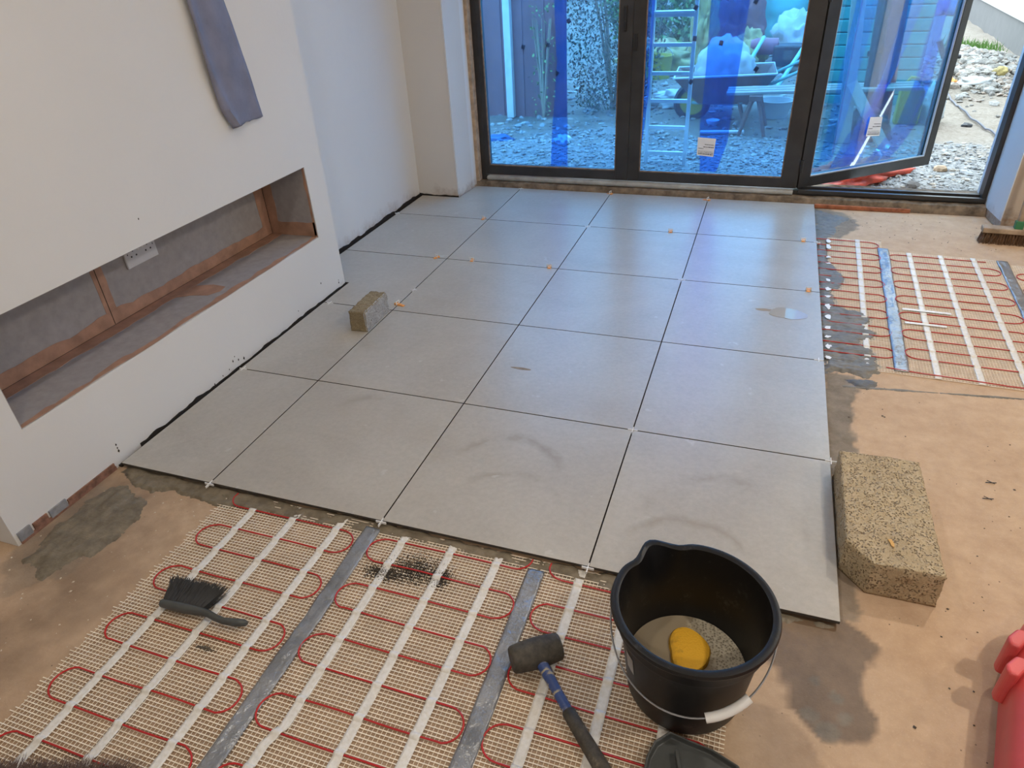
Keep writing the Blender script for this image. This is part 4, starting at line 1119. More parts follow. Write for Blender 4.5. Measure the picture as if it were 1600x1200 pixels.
# ---------------------------------------------------------------- concrete block and brick
def rough_block(name, poly, h, m, res, amp, loc, rz, seed, mats=None):
    bm = bmesh.new()
    vsb = [bm.verts.new((x, y, 0)) for x, y in poly]; f = bm.faces.new(vsb)
    bm.normal_update()
    if f.normal.z < 0: f.normal_flip()
    ex = bmesh.ops.extrude_face_region(bm, geom=[f]); top = [g for g in ex['geom'] if isinstance(g, bmesh.types.BMVert)]
    bmesh.ops.translate(bm, verts=top, vec=(0, 0, h))
    bmesh.ops.recalc_face_normals(bm, faces=bm.faces)
    bmesh.ops.triangulate(bm, faces=[f for f in bm.faces if len(f.verts) > 4])
    for _ in range(9):
        es = [e for e in bm.edges if e.calc_length() > res]
        if not es: break
        bmesh.ops.subdivide_edges(bm, edges=es, cuts=1, use_grid_fill=True)
        bmesh.ops.triangulate(bm, faces=[f for f in bm.faces if len(f.verts) > 4])
    bm.normal_update()
    from mathutils import noise as mn
    for v in bm.verts:
        p = v.co + Vector((seed, seed * 2, 0))
        d = mn.fractal(p * 45, 0.8, 2.0, 4) * amp + mn.noise(p * 12) * amp * 0.8
        corner = sum(1 for f in v.link_faces if abs(f.normal.dot(v.normal)) < 0.9)
        if corner: d -= amp * 1.2
        if v.co.z > 0.001: v.co += v.normal * d
        v.co.z = max(v.co.z, 0.0)
    me = bpy.data.meshes.new(name); bm.to_mesh(me)
    for q_ in (mats or [m]): me.materials.append(q_)
    if mats:
        for f in me.polygons: f.material_index = 1 if f.normal.x > 0.7 else 0
    for f in me.polygons: f.use_smooth = True
    bm.free()
    o = bpy.data.objects.new(name, me); COL.objects.link(o); o.location = loc; o.rotation_euler = (0, 0, rz)
    return o
o = rough_block('concrete_block', [(-0.100, 0.225), (0.108, 0.225), (0.110, -0.215), (-0.045, -0.215), (-0.102, -0.150)], 0.100, M['block'], 0.007, 0.0024, (1.906, 0.340, 0.001), 0.0, 3)
tag(o, 'pale aggregate concrete block with a chipped corner beside the right tile edge', 'concrete block')
o = rough_block('concrete_brick', [(-0.041, 0.100), (0.038, 0.104), (0.039, -0.104), (-0.040, -0.106)], 0.091, None, 0.005, 0.0036, (-0.047, 1.108, TZ), 0.02, 8, mats=[M['brick'], M['brick_grey']])
tag(o, 'small brown cut concrete brick standing on the grey tiles', 'brick')
q = MB(); q.prism([(-0.006, 0.010), (0.002, 0.013), (0.007, -0.002), (0.006, -0.014), (0.0, -0.010), (-0.002, 0.0)], 0, 0.002)
o = q.build('wood_chip', plain('chip', (0.62, 0.36, 0.12), 0.8), loc=(1.905, 0.205, 0.1035)); tag(o, 'small orange wood chip lying on the concrete block', 'wood chip')

# ---------------------------------------------------------------- bucket
BX, BY = 1.474, -0.256
r = empty('bucket', (BX, BY, 0.0095)); tag(r, 'black plastic builders bucket with a pouring lip, standing on the heating mat', 'bucket')
SA = math.radians(128)
def spout(a, rr, z):
    d = (a - SA + PI) % (2 * PI) - PI
    k = max(0, (z - 0.17) / 0.09)
    bumpy = math.exp(-(d / 0.17) ** 2) * 0.024 * k ** 1.5 - 0.006 * (math.exp(-((abs(d) - 0.36) / 0.12) ** 2)) * k ** 1.5
    return rr + bumpy, z
prof = [(0.0005, 0.004), (0.110, 0.004), (0.117, 0.0), (0.121, 0.010), (0.1265, 0.060), (0.133, 0.120), (0.139, 0.175), (0.142, 0.205), (0.1505, 0.207), (0.152, 0.214), (0.1515, 0.238),
        (0.1545, 0.244), (0.1625, 0.246), (0.1645, 0.251), (0.1625, 0.257), (0.1555, 0.259), (0.1475, 0.256), (0.1465, 0.245), (0.1400, 0.20), (0.1355, 0.165), (0.128, 0.10), (0.1225, 0.05), (0.118, 0.014), (0.110, 0.010), (0.0005, 0.010)]
q = MB(); q.lathe(prof, 96, fn=spout); o = q.build('body', M['bucket'], r, smooth=True)
for s, nm in ((-1, 'ear'), (1, 'ear')):
    q = MB(); q.box(-0.006, 0.006, -0.014, 0.014, 0.0, 0.024); o = q.build('handle_ear', M['bucket'], r, bevel=0.003, loc=(s * 0.1535, -0.012, 0.213))
pts = []
for k in range(41):
    t = PI * k / 40
    pts.append((-0.160 * math.cos(t), -0.012 - 0.150 * math.sin(t), 0.226 - 0.098 * math.sin(t)))
q = MB(); q.tube(pts, 0.0019, 8); h_ = q.build('wire_handle', M['wire'], r, smooth=True)
q = MB(); q.tube([pts[k] for k in range(24, 32)], 0.0095, 14); q.build('grip', M['white_plastic'], h_, smooth=True)
q = MB()
qa, qb = math.radians(213), math.radians(224)
vs = []
for z in (0.115, 0.165):
    for a in (qa, (qa + qb) / 2, qb):
        rr = 0.1333 + (z - 0.115) * 0.115; vs.append((rr * math.cos(a), rr * math.sin(a), z))
q.add(vs, [(0, 1, 4, 3), (1, 2, 5, 4)]); lb = q.build('side_label', plain('faded_label', (0.30, 0.29, 0.28), 0.5), r)
q = MB(); q.lathe([(0.0005, 0.0), (0.06, 0.0), (0.1235, 0.0)], 64); o = q.build('dirty_water', M['water'], loc=(BX, BY, 0.0095 + 0.068)); 
tag(o, 'cloudy brown water with scum in the black bucket', 'water', kind='stuff')
# sponge: figure-eight outline
n = 40; pl = []
for k in range(n):
    a = 2 * PI * k / n
    rr = 0.041 + 0.004 * math.sin(a - 0.5) + 0.003 * math.cos(3 * a)
    pl.append((rr * math.cos(a) * (0.97 + 0.08 * math.sin(a)), rr * math.sin(a) * 1.30))
pl = [(x * (1 - 0.07 * math.exp(-((y + 0.005) / 0.014) ** 2)), y) for x, y in pl]
q = MB()
levels = [(0.88, 0.0), (1.0, 0.006), (1.0, 0.020), (0.93, 0.027), (0.75, 0.030), (0.4, 0.0315)]
vs = [(x * s, y * s, z) for s, z in levels for x, y in pl] + [(0, 0, 0.032)]
fs = []
for l in range(len(levels) - 1):
    for k in range(n): fs.append((l * n + k, l * n + (k + 1) % n, (l + 1) * n + (k + 1) % n, (l + 1) * n + k))
for k in range(n): fs.append(((len(levels) - 1) * n + k, (len(levels) - 1) * n + (k + 1) % n, len(vs) - 1))
fs.append(tuple(range(n))[::-1])
q.add(vs, fs); o = q.build('sponge', M['sponge'], smooth=True, loc=(1.478, -0.232, 0.0595)); o.rotation_euler = (0, 0, 0.12); o.scale = (1.12, 1.12, 1.0)
tag(o, 'yellow grouting sponge floating in the bucket', 'sponge')

# ---------------------------------------------------------------- rubber mallet
r = empty('rubber_mallet', (1.153, -0.300, 0.0405)); r.rotation_euler = (0, 0, math.radians(36))
tag(r, 'black rubber mallet with a blue shaft lying on the heating mat', 'mallet')
q = MB(); n = 40
prof = [(0.0005, -0.058), (0.026, -0.058), (0.0295, -0.055), (0.0305, -0.050), (0.0335, -0.02), (0.0340, 0.0), (0.0335, 0.02), (0.0305, 0.050), (0.0295, 0.055), (0.026, 0.058), (0.0005, 0.058)]
q.lathe(prof, 40, mx=Matrix.Rotation(PI / 2, 4, 'Y')); q.build('head', M['rubber'], r, smooth=True)
hd = Matrix.Rotation(math.radians(-81), 4, 'Z')
hp = lambda d, z: tuple(hd @ Vector((d, 0, z)))
q = MB(); q.tube([hp(0.020, -0.002), hp(0.05, -0.006), hp(0.10, -0.013), hp(0.15, -0.019)], [0.0135, 0.0125, 0.0108, 0.0112], 16); q.build('shaft', M['blue_shaft'], r, smooth=True)
q = MB(); q.tube([hp(0.142, -0.018), hp(0.146, -0.0185), hp(0.20, -0.0205), hp(0.27, -0.0195), hp(0.33, -0.0185), hp(0.345, -0.0185)], [0.0120, 0.0145, 0.0150, 0.0165, 0.0155, 0.009], 16); q.build('grip', M['rubber'], r, smooth=True)

# ---------------------------------------------------------------- hand brush
r = empty('hand_brush', (0.205, -0.425, 0.008)); r.rotation_euler = (0, 0, 0.06); tag(r, 'black hand brush lying on its side on the heating mat', 'brush')
q = MB()
path = [(-0.010, 0.0, 0.014), (-0.004, 0, 0.014), (0.03, -0.002, 0.015), (0.07, -0.002, 0.015), (0.115, 0.0, 0.015), (0.135, -0.001, 0.014), (0.160, -0.008, 0.013), (0.185, -0.012, 0.013), (0.215, -0.009, 0.013), (0.240, -0.003, 0.013), (0.247, -0.001, 0.013)]
rad = [0.003, 0.011, 0.0135, 0.0140, 0.0115, 0.0100, 0.0095, 0.0095, 0.0108, 0.0095, 0.004]
q.tube([(x, y * 1.0, z) for x, y, z in path], rad, 14)
q.v = [(x, y * 0.85, (z - 0.014) * 1.0 + 0.014) for x, y, z in q.v]
q.build('body', M['handle_dark'], r, smooth=True)
q = MB(); rr = random.Random(3)
for k in range(13):
    for z in (0.006, 0.014, 0.022):
        bx = 0.002 + k * 0.0093
        for _ in range(24):
            ln = 0.064 + rr.uniform(-0.008, 0.008)
            a = rr.gauss(0, 0.10); zz = rr.gauss(0, 0.07); x_ = bx + rr.uniform(-.003, .003)
            p1 = Vector((x_, 0.006, z)); p2 = p1 + Vector((math.sin(a) * ln * .6 + (bx - 0.055) * .12, ln * .6, zz * ln * .6 + 0.003)); p3 = p1 + Vector((math.sin(a) * ln * 1.1 + (bx - 0.055) * .25, ln, zz * ln + 0.008))
            p3.z = max(p3.z, 0.001); q.tube([p1, p2, p3], [0.0010, 0.0009, 0.0006], 3, caps=False)
bo = q.build('bristles', M['bristle_black'], r); bo['kind'] = 'stuff'

# broom head at the very bottom of the picture
r = empty('broom_head', (0.335, -0.862, 0.02)); r.rotation_euler = (0, 0, 0.30); tag(r, 'dark brown bristle broom head lying across the mat behind the hand brush', 'broom')
r['label'] = 'dark brown soft broom head on the mats at the lower picture edge'
q = MB(); q.box(-0.14, 0.14, -0.06, -0.025, 0.0, 0.03); q.build('stock', M['wood'], r, bevel=0.004)
q = MB(); rr = random.Random(9)
for _ in range(2600):
    x = rr.uniform(-0.135, 0.135); z = rr.uniform(0.001, 0.029); ln = 0.062 + rr.uniform(-0.012, 0.014)
    a = rr.gauss(0, 0.22) + x * 1.3
    p1 = Vector((x, -0.027, z)); p2 = p1 + Vector((math.sin(a) * ln, ln, (z - 0.012) * 0.8 + rr.gauss(0, 0.006)))
    p2.z = max(p2.z, -0.010)
    q.tube([p1, (p1 + p2) / 2 + Vector((0, 0, 0.003)), p2], [0.0008, 0.0006, 0.0003], 3, caps=False)
bo = q.build('bristles', M['bristle_dark'], r); bo['kind'] = 'stuff'

# ---------------------------------------------------------------- dustpan in front of the bucket
r = empty('dustpan', (1.462, -0.398, 0.008)); tag(r, 'dark grey plastic dustpan on the mat in front of the bucket', 'dustpan')
q = MB()
O_ = [(0.0, 0.0), (0.035, -0.006), (0.085, -0.012), (0.135, -0.030), (0.150, -0.060), (0.155, -0.24), (-0.040, -0.24), (-0.035, -0.060), (-0.025, -0.028)]
n = len(O_)
def ins(P, d):
    cx = sum(p[0] for p in P) / len(P); cy = sum(p[1] for p in P) / len(P)
    return [(cx + (x - cx) * (1 - d), cy + (y - cy) * (1 - d)) for x, y in P]
O2 = ins(O_, 0.03); O3 = ins(O_, 0.06); O4 = ins(O_, 0.09)
vs = [(x, y, 0.0) for x, y in O_] + [(x, y, 0.040) for x, y in O_] + [(x, y, 0.043) for x, y in O2] + [(x, y, 0.040) for x, y in O3] + [(x, y, 0.030) for x, y in O4]
fs = [tuple(range(n))] + [((i), (i + 1) % n, n + (i + 1) % n, n + i)[::-1] for i in range(n)]
for l in (1, 2, 3): fs += [(l * n + i, l * n + (i + 1) % n, (l + 1) * n + (i + 1) % n, (l + 1) * n + i)[::-1] for i in range(n)]
fs.append(tuple(range(4 * n, 5 * n))[::-1])
q.add(vs, fs); o = q.build('pan', M['handle_dark'], r, bevel=0.002)
q = MB(); q.box(-0.003, 0.003, -0.15, -0.02, 0.03, 0.048, mx=Matrix.Translation((0.012, -0.018, 0)) @ Matrix.Rotation(0.30, 4, 'Z')); q.build('rib', M['handle_dark'], r, bevel=0.0015)

# ---------------------------------------------------------------- red plastic case, cut by the right picture edge
r = empty('red_case', (2.272, -0.212, 0.0)); r.rotation_euler = (0, 0, math.radians(-14)); tag(r, 'rounded red plastic water carrier standing on the sandy floor, cut by the edge', 'container')
r['label'] = 'rounded red plastic case with moulded lugs on the sandy floor'
q = MB()
def rr_section(hw, h, rad, n=8):
    pl = []
    for cx, cz, a0 in ((hw - rad, h - rad, 0), (-hw + rad, h - rad, PI / 2), (-hw + rad * 0.5, rad * 0.5, PI), (hw - rad * 0.5, rad * 0.5, 1.5 * PI)):
        rd = rad if cz > h / 2 else rad * 0.5
        for k in range(n + 1):
            a = a0 + k / n * PI / 2; pl.append((cx + rd * math.cos(a), cz + rd * math.sin(a)))
    return pl
secs = []
for (y, s) in ((0.275, 0.30), (0.265, 0.55), (0.245, 0.74), (0.21, 0.88), (0.17, 0.96), (0.13, 1.0), (0.0, 1.0), (-0.3, 1.0), (-0.42, 0.95), (-0.45, 0.8)):
    P = rr_section(0.20 * (0.25 + 0.75 * s), 0.155 * (0.45 + 0.55 * s), 0.062 * s); secs.append([(x, y, z) for x, z in P])
n = len(secs[0]); vs = [p for s_ in secs for p in s_]; fs = []
for l in range(len(secs) - 1):
    for k in range(n): fs.append((l * n + k, l * n + (k + 1) % n, (l + 1) * n + (k + 1) % n, (l + 1) * n + k))
fs.append(tuple(range(n))[::-1]); fs.append(tuple(range((len(secs) - 1) * n, len(secs) * n)))
q.add(vs, fs); q.build('body', M['red_plastic'], r, smooth=True)
for y in (0.120, 0.045):
    q = MB()
    q.prism([(-0.216, y - 0.028), (-0.220, y - 0.010), (-0.204, y + 0.022), (-0.150, y + 0.028), (-0.125, y + 0.010), (-0.150, y - 0.002), (-0.186, y - 0.004), (-0.198, y - 0.030)], 0.050, 0.146)
    q.build('lug', M['red_plastic'], r, bevel=0.006, seg=3)
q = MB(); q.box(-0.10, -0.045, -0.10, 0.03, 0.13, 0.168); q.build('latch', M['latch_grey'], r, bevel=0.012, seg=3)
q = MB(); q.box(-0.13, -0.06, -0.20, -0.14, 0.150, 0.160); q.build('paper_tag', M['paper'], r, bevel=0.002)

# ---------------------------------------------------------------- yard broom leaning in the corner
r = empty('yard_broom', (2.80, 2.665, 0.0)); r.rotation_euler = (0, 0, -0.05); tag(r, 'wooden yard broom with brown bristles propped against the bare wall', 'broom')
q = MB(); q.box(-0.235, 0.235, -0.030, 0.030, 0.052, 0.078); q.build('stock', M['wood'], r, bevel=0.005)
q = MB(); rr = random.Random(4)
for i in range(36):
    for j in range(4):
        bx = -0.222 + i * 0.0127; by = -0.022 + j * 0.0147
        for _ in range(9):
            p1 = Vector((bx + rr.uniform(-.004, .004), by + rr.uniform(-.004, .004), 0.053)); p2 = p1 + Vector((rr.gauss(0, .005) + bx * .06, rr.gauss(0, .005) - 0.014, -0.052))
            q.tube([p1, p2], [0.0011, 0.0008], 3, caps=False)
bo = q.build('bristles', M['bristle_brown'], r); bo['kind'] = 'stuff'
q = MB(); q.box(-0.018, 0.018, -0.018, 0.018, 0.0, 0.040, mx=Matrix.Translation((-0.085, 0, 0.074)) @ Matrix.Rotation(-0.10, 4, 'X')); q.build('handle_socket', M['green'], r, bevel=0.003)
q = MB(); q.tube([(-0.085, 0.004, 0.10), (-0.084, 0.165, 1.35)], 0.0125, 14); q.build('handle', M['wood'], r, smooth=True)

# ================================================================= outside
GZ = -0.05
xs = np.arange(-4.5, 6.0, 0.05); ys = np.concatenate([np.arange(3.352, 9.0, 0.04), np.arange(9.0, 24, 0.25)])
X, Y = np.meshgrid(xs, ys, indexing='ij')
pile = 0.20 * np.exp(-(((X - 3.4) / 0.55) ** 2 + ((Y - 8.2) / 1.0) ** 2)) 
Z = GZ + (fbm(X, Y, 3, 7, 5) - 0.5) * 0.07 + (fbm(X, Y, 16, 17, 3) - 0.5) * 0.02 + pile
near = np.clip((Y - 3.5) / 0.8, 0, 1); Z = GZ + (Z - GZ) * (0.25 + 0.75 * near)
gr = np.clip((5.1 - Y) / 0.7 + (fbm(X, Y, 4, 5, 4) - 0.5) * 1.5, 0, 1)
so = np.clip(((X < 2.3) * 1.0) * (0.55 + (fbm(X, Y, 2, 9, 4) - 0.5) * 1.6) + np.exp(-(((X - 3.4) / 0.6) ** 2 + ((Y - 8.1) / 1.3) ** 2)) * 1.3, 0, 1)
grd = grid_mesh('ground', xs, ys, Z, M['ground'], stain=np.stack([so, gr, np.zeros_like(X)], -1)); struct(grd)
def gz(x, y):
    i = int(np.clip(np.searchsorted(xs, x), 0, len(xs) - 1)); j = int(np.clip(np.searchsorted(ys, y), 0, len(ys) - 1)); return float(Z[i, j])

def stones(name, n, reg, smin, smax, tones, label, seed):
    rr = random.Random(seed)
    base = bmesh.new(); bmesh.ops.create_icosphere(base, subdivisions=1, radius=1.0)
    bv = np.array([v.co[:] for v in base.verts]); bf = np.array([[v.index for v in f.verts] for f in base.faces]); base.free()
    V = []; F = []; T = []
    for k in range(n):
        x, y = reg(rr); s = smin + (smax - smin) * rr.random() ** 2.5
        j = bv * (1 + np.array([[rr.uniform(-.28, .28)] * 3 for _ in range(len(bv))]))
        j = j * np.array([s * rr.uniform(.7, 1.5), s * rr.uniform(.7, 1.3), s * rr.uniform(.4, .8)])
        a = rr.random() * 6.28; c, s_ = math.cos(a), math.sin(a)
        j = np.stack([j[:, 0] * c - j[:, 1] * s_, j[:, 0] * s_ + j[:, 1] * c, j[:, 2]], -1) + np.array([x, y, gz(x, y) + s * 0.2])
        F.append(bf + len(V) * len(bv)); V.append(j); t = rr.choice(tones); u = rr.uniform(.75, 1.2); T.append(np.tile(np.array([t[0] * u, t[1] * u, t[2] * u, 1.0]), (len(bv), 1)))
    V = np.concatenate(V); F = np.concatenate(F); T = np.concatenate(T).astype(np.float32)
    me = bpy.data.meshes.new(name); me.from_pydata(V.tolist(), [], F.tolist()); me.update()
    at = me.color_attributes.new('tone', 'FLOAT_COLOR', 'POINT'); at.data.foreach_set('color', T.ravel())
    me.materials.append(M['stone'])
    o = bpy.data.objects.new(name, me); COL.objects.link(o); tag(o, label, 'stones', kind='stuff'); return o
pale = [(0.40, 0.41, 0.41), (0.30, 0.32, 0.33), (0.20, 0.21, 0.22), (0.36, 0.31, 0.25), (0.12, 0.13, 0.14)]
mixed = [(0.13, 0.11, 0.08), (0.24, 0.20, 0.16), (0.07, 0.055, 0.04), (0.26, 0.25, 0.235), (0.20, 0.13, 0.08)]
stones('gravel', 9000, lambda r: (r.uniform(-0.9, 3.3), 3.36 + 1.6 * r.random() ** 1.2), 0.005, 0.020, pale, 'pale grey gravel outside the door threshold', 1)
stones('rubble', 2600, lambda r: (min(4.0, r.gauss(3.4, 0.30)), r.gauss(8.0, 0.62)), 0.012, 0.055, mixed, 'heap of brown rubble and stones beside the white outdoor wall', 2)
stones('garden_stones', 1500, lambda r: (r.uniform(-1.8, 2.6), r.uniform(5.0, 8.0)), 0.010, 0.035, mixed + pale, 'loose stones scattered over the bare garden soil', 3)
def rock(x, y, s, m, label, seed, name='stone'):
    rr = random.Random(seed); bm = bmesh.new(); bmesh.ops.create_icosphere(bm, subdivisions=2, radius=s)
    for v in bm.verts: v.co *= rr.uniform(.82, 1.12); v.co.z *= .65
    me = bpy.data.meshes.new(name); bm.to_mesh(me); bm.free(); me.materials.append(m)
    o = bpy.data.objects.new(name, me); COL.objects.link(o); o.location = (x, y, gz(x, y) + s * .3); tag(o, label, 'stone'); return o
rock(2.40, 3.72, 0.042, M['render_grey'], 'dark grey stone on the gravel just outside the open door', 1)
rock(2.75, 5.45, 0.05, M['rust'], 'brown stone on the bare sand left of the black cable', 2)
rock(3.02, 5.55, 0.04, M['dark'], 'small dark stone on the sand near the black cable', 3)
rock(2.62, 4.15, 0.045, M['timber_edge'], 'orange stone on the gravel near the door opening', 4)

# fence, hedge
r = empty('garden_fence', (0, 0, GZ)); tag(r, 'dark red-brown boarded garden fence behind the left glass leaf', 'fence')
q = MB(); x = -3.2; k = 0
while x < -0.42:
    q.box(x, x + 0.115, 5.50 + (k % 2) * 0.012, 5.518 + (k % 2) * 0.012, 0.0, 2.1); x += 0.105; k += 1
q.build('board_panel', M['fence'], r)
for x in (-0.905, -2.7):
    q = MB(); q.box(x - 0.035, x + 0.035, 5.44, 5.51, 0.0, 2.2); q.build('post', M['concrete'], r, bevel=0.006)
def foliage(name, label, cx, cy, z0, rx, ry, rz_, n, size, m, seed, cat='hedge'):
    rr = random.Random(seed); r = empty(name, (cx, cy, z0)); tag(r, label, cat)
    q = MB()
    for _ in range(n):
        a = rr.random() * 2 * PI; u = rr.random() ** 0.4; h = rr.random()
        w = math.sin(min(1, h * 1.15 + 0.25) * PI * 0.62) ** 0.5
        p = Vector((rx * u * w * math.cos(a), ry * u * w * math.sin(a), rz_ * h + 0.03))
        s = size * rr.uniform(.6, 1.5)
        mx = Matrix.Translation(p) @ Matrix.Rotation(rr.random() * 6.3, 4, 'Z') @ Matrix.Rotation(rr.uniform(-1.2, 1.2), 4, 'X') @ Matrix.Rotation(rr.uniform(-.8, .8), 4, 'Y')
        q.add([(0, 0, 0), (s * .35, s * .5, s * .06), (0, s * 1.2, 0), (-s * .35, s * .5, s * .06)], [(0, 1, 2, 3)], mx=mx)
    fo = q.build('leaves', m, r); fo['kind'] = 'stuff'
    q = MB()
    for _ in range(12):
        a = rr.random() * 6.3; q.tube([(0, 0, -0.03), (rx * .3 * math.cos(a), ry * .3 * math.sin(a), rz_ * .45), (rx * .7 * math.cos(a), ry * .7 * math.sin(a), rz_ * .9)], [0.012, 0.008, 0.003], 5)
    q.build('stems', M['wood'], r)
    return r
foliage('hedge', 'dense green hedge beside the fence, behind the left glass leaf', 0.02, 5.85, GZ, 0.50, 0.36, 1.75, 9000, 0.024, M['leaf'], 1)
foliage('bush', 'pale leafy shrub growing up in front of the brown fence', -0.56, 5.42, GZ, 0.13, 0.05, 0.95, 150, 0.026, M['leaf_bright'], 2, 'shrub')
foliage('bush', 'bright green bush behind the ladder', -0.35, 10.9, GZ, 0.9, 0.5, 1.5, 3200, 0.09, M['leaf_bright'], 3, 'shrub')
q = MB(); q.box(-5, 6, 20.5, 20.7, -0.1, 2.2); o = q.build('boundary_wall', M['render_grey']); tag(o, 'long grey boundary wall across the end of the garden', 'wall')
q = MB(); q.box(0.02, 0.60, 12.6, 13.2, GZ, 1.0); o = q.build('shed', M['fence'], bevel=0.01); tag(o, 'dark shed beyond the bright bush, behind the ladder', 'shed')

# ladder
r = empty('ladder', (0.80, 4.03, gz(0.8, 4.03))); tag(r, 'aluminium ladder standing outside behind the middle glass leaf', 'ladder')
for x in (-0.145, 0.135):
    q = MB(); q.box(x - 0.012, x + 0.012, -0.02, 0.02, 0.0, 2.2); q.build('stile', M['galv'], r, bevel=0.003)
for k in range(9):
    z = 0.085 + 0.180 * k
    q = MB(); q.box(-0.14, 0.13, -0.014, 0.014, z - 0.012, z + 0.012)
    if k == 5: q.box(-0.14, 0.13, -0.05, 0.03, z + 0.012, z + 0.026)
    q.build('rung', M['galv'], r, bevel=0.002)

# wheelbarrow
r = empty('wheelbarrow', (1.10, 5.62, gz(1.1, 5.6))); r.rotation_euler = (0, 0, 0.06); tag(r, 'rusty brown wheelbarrow loaded with a white sack', 'wheelbarrow')
q = MB()
T0 = [(-0.46, -0.30), (0.38, -0.30), (0.38, 0.30), (-0.46, 0.30)]; B0 = [(-0.24, -0.17), (0.22, -0.17), (0.22, 0.17), (-0.24, 0.17)]
zt, zb = 0.40, 0.17
vs = [(x, y, zt + (0.03 if x > 0 else 0)) for x, y in T0] + [(x, y, zb) for x, y in B0] + [(x * .96, y * .94, zt + (0.03 if x > 0 else 0)) for x, y in T0] + [(x * .95, y * .92, zb + .015) for x, y in B0]
fs = [(4, 7, 6, 5)] + [(i, (i + 1) % 4, 4 + (i + 1) % 4, 4 + i)[::-1] for i in range(4)] + [(8 + i, 8 + (i + 1) % 4, 12 + (i + 1) % 4, 12 + i) for i in range(4)] + [(12, 13, 14, 15)] + [(i, (i + 1) % 4, 8 + (i + 1) % 4, 8 + i) for i in range(4)]
q.add(vs, fs); q.build('tray', M['rust'], r, bevel=0.012)
q = MB(); q.tube([(x, y, z + .004) for x, y, z in vs[:4]] + [(vs[0][0], vs[0][1], vs[0][2] + .004)], 0.009, 8); q.build('rim', M['galv'], r)
q = MB(); q.lathe([(0.11, -0.03), (0.145, -0.032), (0.165, -0.015), (0.165, 0.015), (0.145, 0.032), (0.11, 0.03), (0.11, -0.03)], 28, mx=Matrix.Translation((-0.30, -0.02, 0.165)) @ Matrix.Rotation(PI / 2, 4, 'X')); wl_ = q.build('wheel', M['dark'], r, smooth=True)
q = MB(); q.lathe([(0.0005, -0.02), (0.112, -0.02), (0.114, 0.02), (0.0005, 0.02)], 24, mx=Matrix.Translation((-0.30, -0.02, 0.165)) @ Matrix.Rotation(PI / 2, 4, 'X')); q.build('hub', M['yellow'], wl_, smooth=True)
for s in (-1, 1):
    q = MB(); q.tube([(-0.30, s * .06, 0.165), (0.1, s * .16, 0.17), (0.34, s * .22, 0.34), (0.72, s * .24, 0.52)], 0.013, 8); q.build('handle', M['teal_tube'], r, smooth=True)
    q = MB(); q.tube([(0.10, s * .17, 0.19), (0.16, s * .19, 0.0)], 0.012, 8); q.build('leg', M['rust'], r, smooth=True)

def sack(name, label, loc, sx, sy, sz, m, seed, cat='sack', sub=4, rz=0.0, crease=0.25):
    from mathutils import noise as mn
    bm = bmesh.new(); bmesh.ops.create_icosphere(bm, subdivisions=sub, radius=1.0)
    for v in bm.verts:
        n_ = v.co.normalized()
        d = 1 + crease * 0.8 * (mn.fractal(n_ * 2.2 + Vector((seed * 3.1, 0, 0)), 0.9, 2.0, 4)) - crease * 0.5 * abs(mn.fractal(n_ * 4.5 + Vector((0, seed * 1.7, 0)), 0.8, 2.0, 4)) + 0.08 * abs(mn.noise(n_ * 5 + Vector((seed, 4, 1))))
        p = n_ * d; p.z = max(p.z, -0.45)
        v.co = (p.x * sx, p.y * sy, (p.z + 0.45) * sz)
    me = bpy.data.meshes.new(name); bm.to_mesh(me); bm.free(); me.materials.append(m)
    for f in me.polygons: f.use_smooth = True
    o = bpy.data.objects.new(name, me); COL.objects.link(o); o.location = loc; o.rotation_euler = (0, 0, rz); tag(o, label, cat); return o
sack('sack', 'big white sack lying in the wheelbarrow', (1.03, 5.72, 0.17 + 0.0), 0.26, 0.20, 0.30, M['sack_white'], 1)
sack('sack', 'crumpled white plastic sack on the soil behind the ladder', (0.60, 6.15, gz(.6, 6.15)), 0.24, 0.16, 0.10, M['sack_white'], 2, crease=0.5)
sack('sack', 'yellow sack on the heap behind the barrow handles', (1.16, 8.55, 0.02), 0.20, 0.20, 0.24, M['sack_yellow'], 3, crease=0.5)
sack('sack', 'pale yellow sack beneath the machine, left of the black engine', (1.12, 8.0, gz(1.12, 8.0)), 0.15, 0.15, 0.20, M['sack_yellow'], 4, crease=0.5)
sack('rag_heap', 'yellow and brown rags heaped behind the ladder', (0.05, 8.1, gz(.05, 8.1)), 0.45, 0.28, 0.26, M['sack_yellow'], 5, 'rags', crease=0.6)
sack('rag_heap', 'brown and yellow rags hanging by the garden end, beside the ladder top', (0.54, 8.9, gz(.54, 8.9)), 0.15, 0.15, 0.62, M['sack_yellow'], 6, 'rags', crease=0.7)
sack('tarpaulin', 'pale crumpled tarpaulin over the machine beyond the planks', (1.70, 8.85, 0.03), 0.34, 0.30, 0.36, M['tarp_white'], 7, 'tarpaulin', crease=0.5)
sack('tarpaulin', 'teal green tarpaulin heaped behind the machine', (1.62, 10.9, gz(1.62, 10.9)), 0.9, 0.45, 0.85, M['tarp_teal'], 8, 'tarpaulin', crease=0.45)
sack('tarpaulin', 'brown crumpled sheeting heaped behind the wide film strip', (0.92, 9.4, gz(.9, 9.4)), 0.34, 0.3, 0.50, M['fence'], 9, 'tarpaulin', crease=0.6)
sack('plastic_sheet', 'small piece of bright blue plastic on the ground, left glass leaf', (-0.72, 4.62, gz(-.72, 4.62)), 0.12, 0.08, 0.04, M['tarp_blue'], 10, 'plastic sheet', sub=3, crease=0.6)
sack('plastic_sheet', 'pale scrap of plastic on the ground beside the film strip', (-0.13, 4.55, gz(-.13, 4.55)), 0.07, 0.06, 0.05, M['cyan_bowl'], 11, 'plastic sheet', sub=3, crease=0.7)
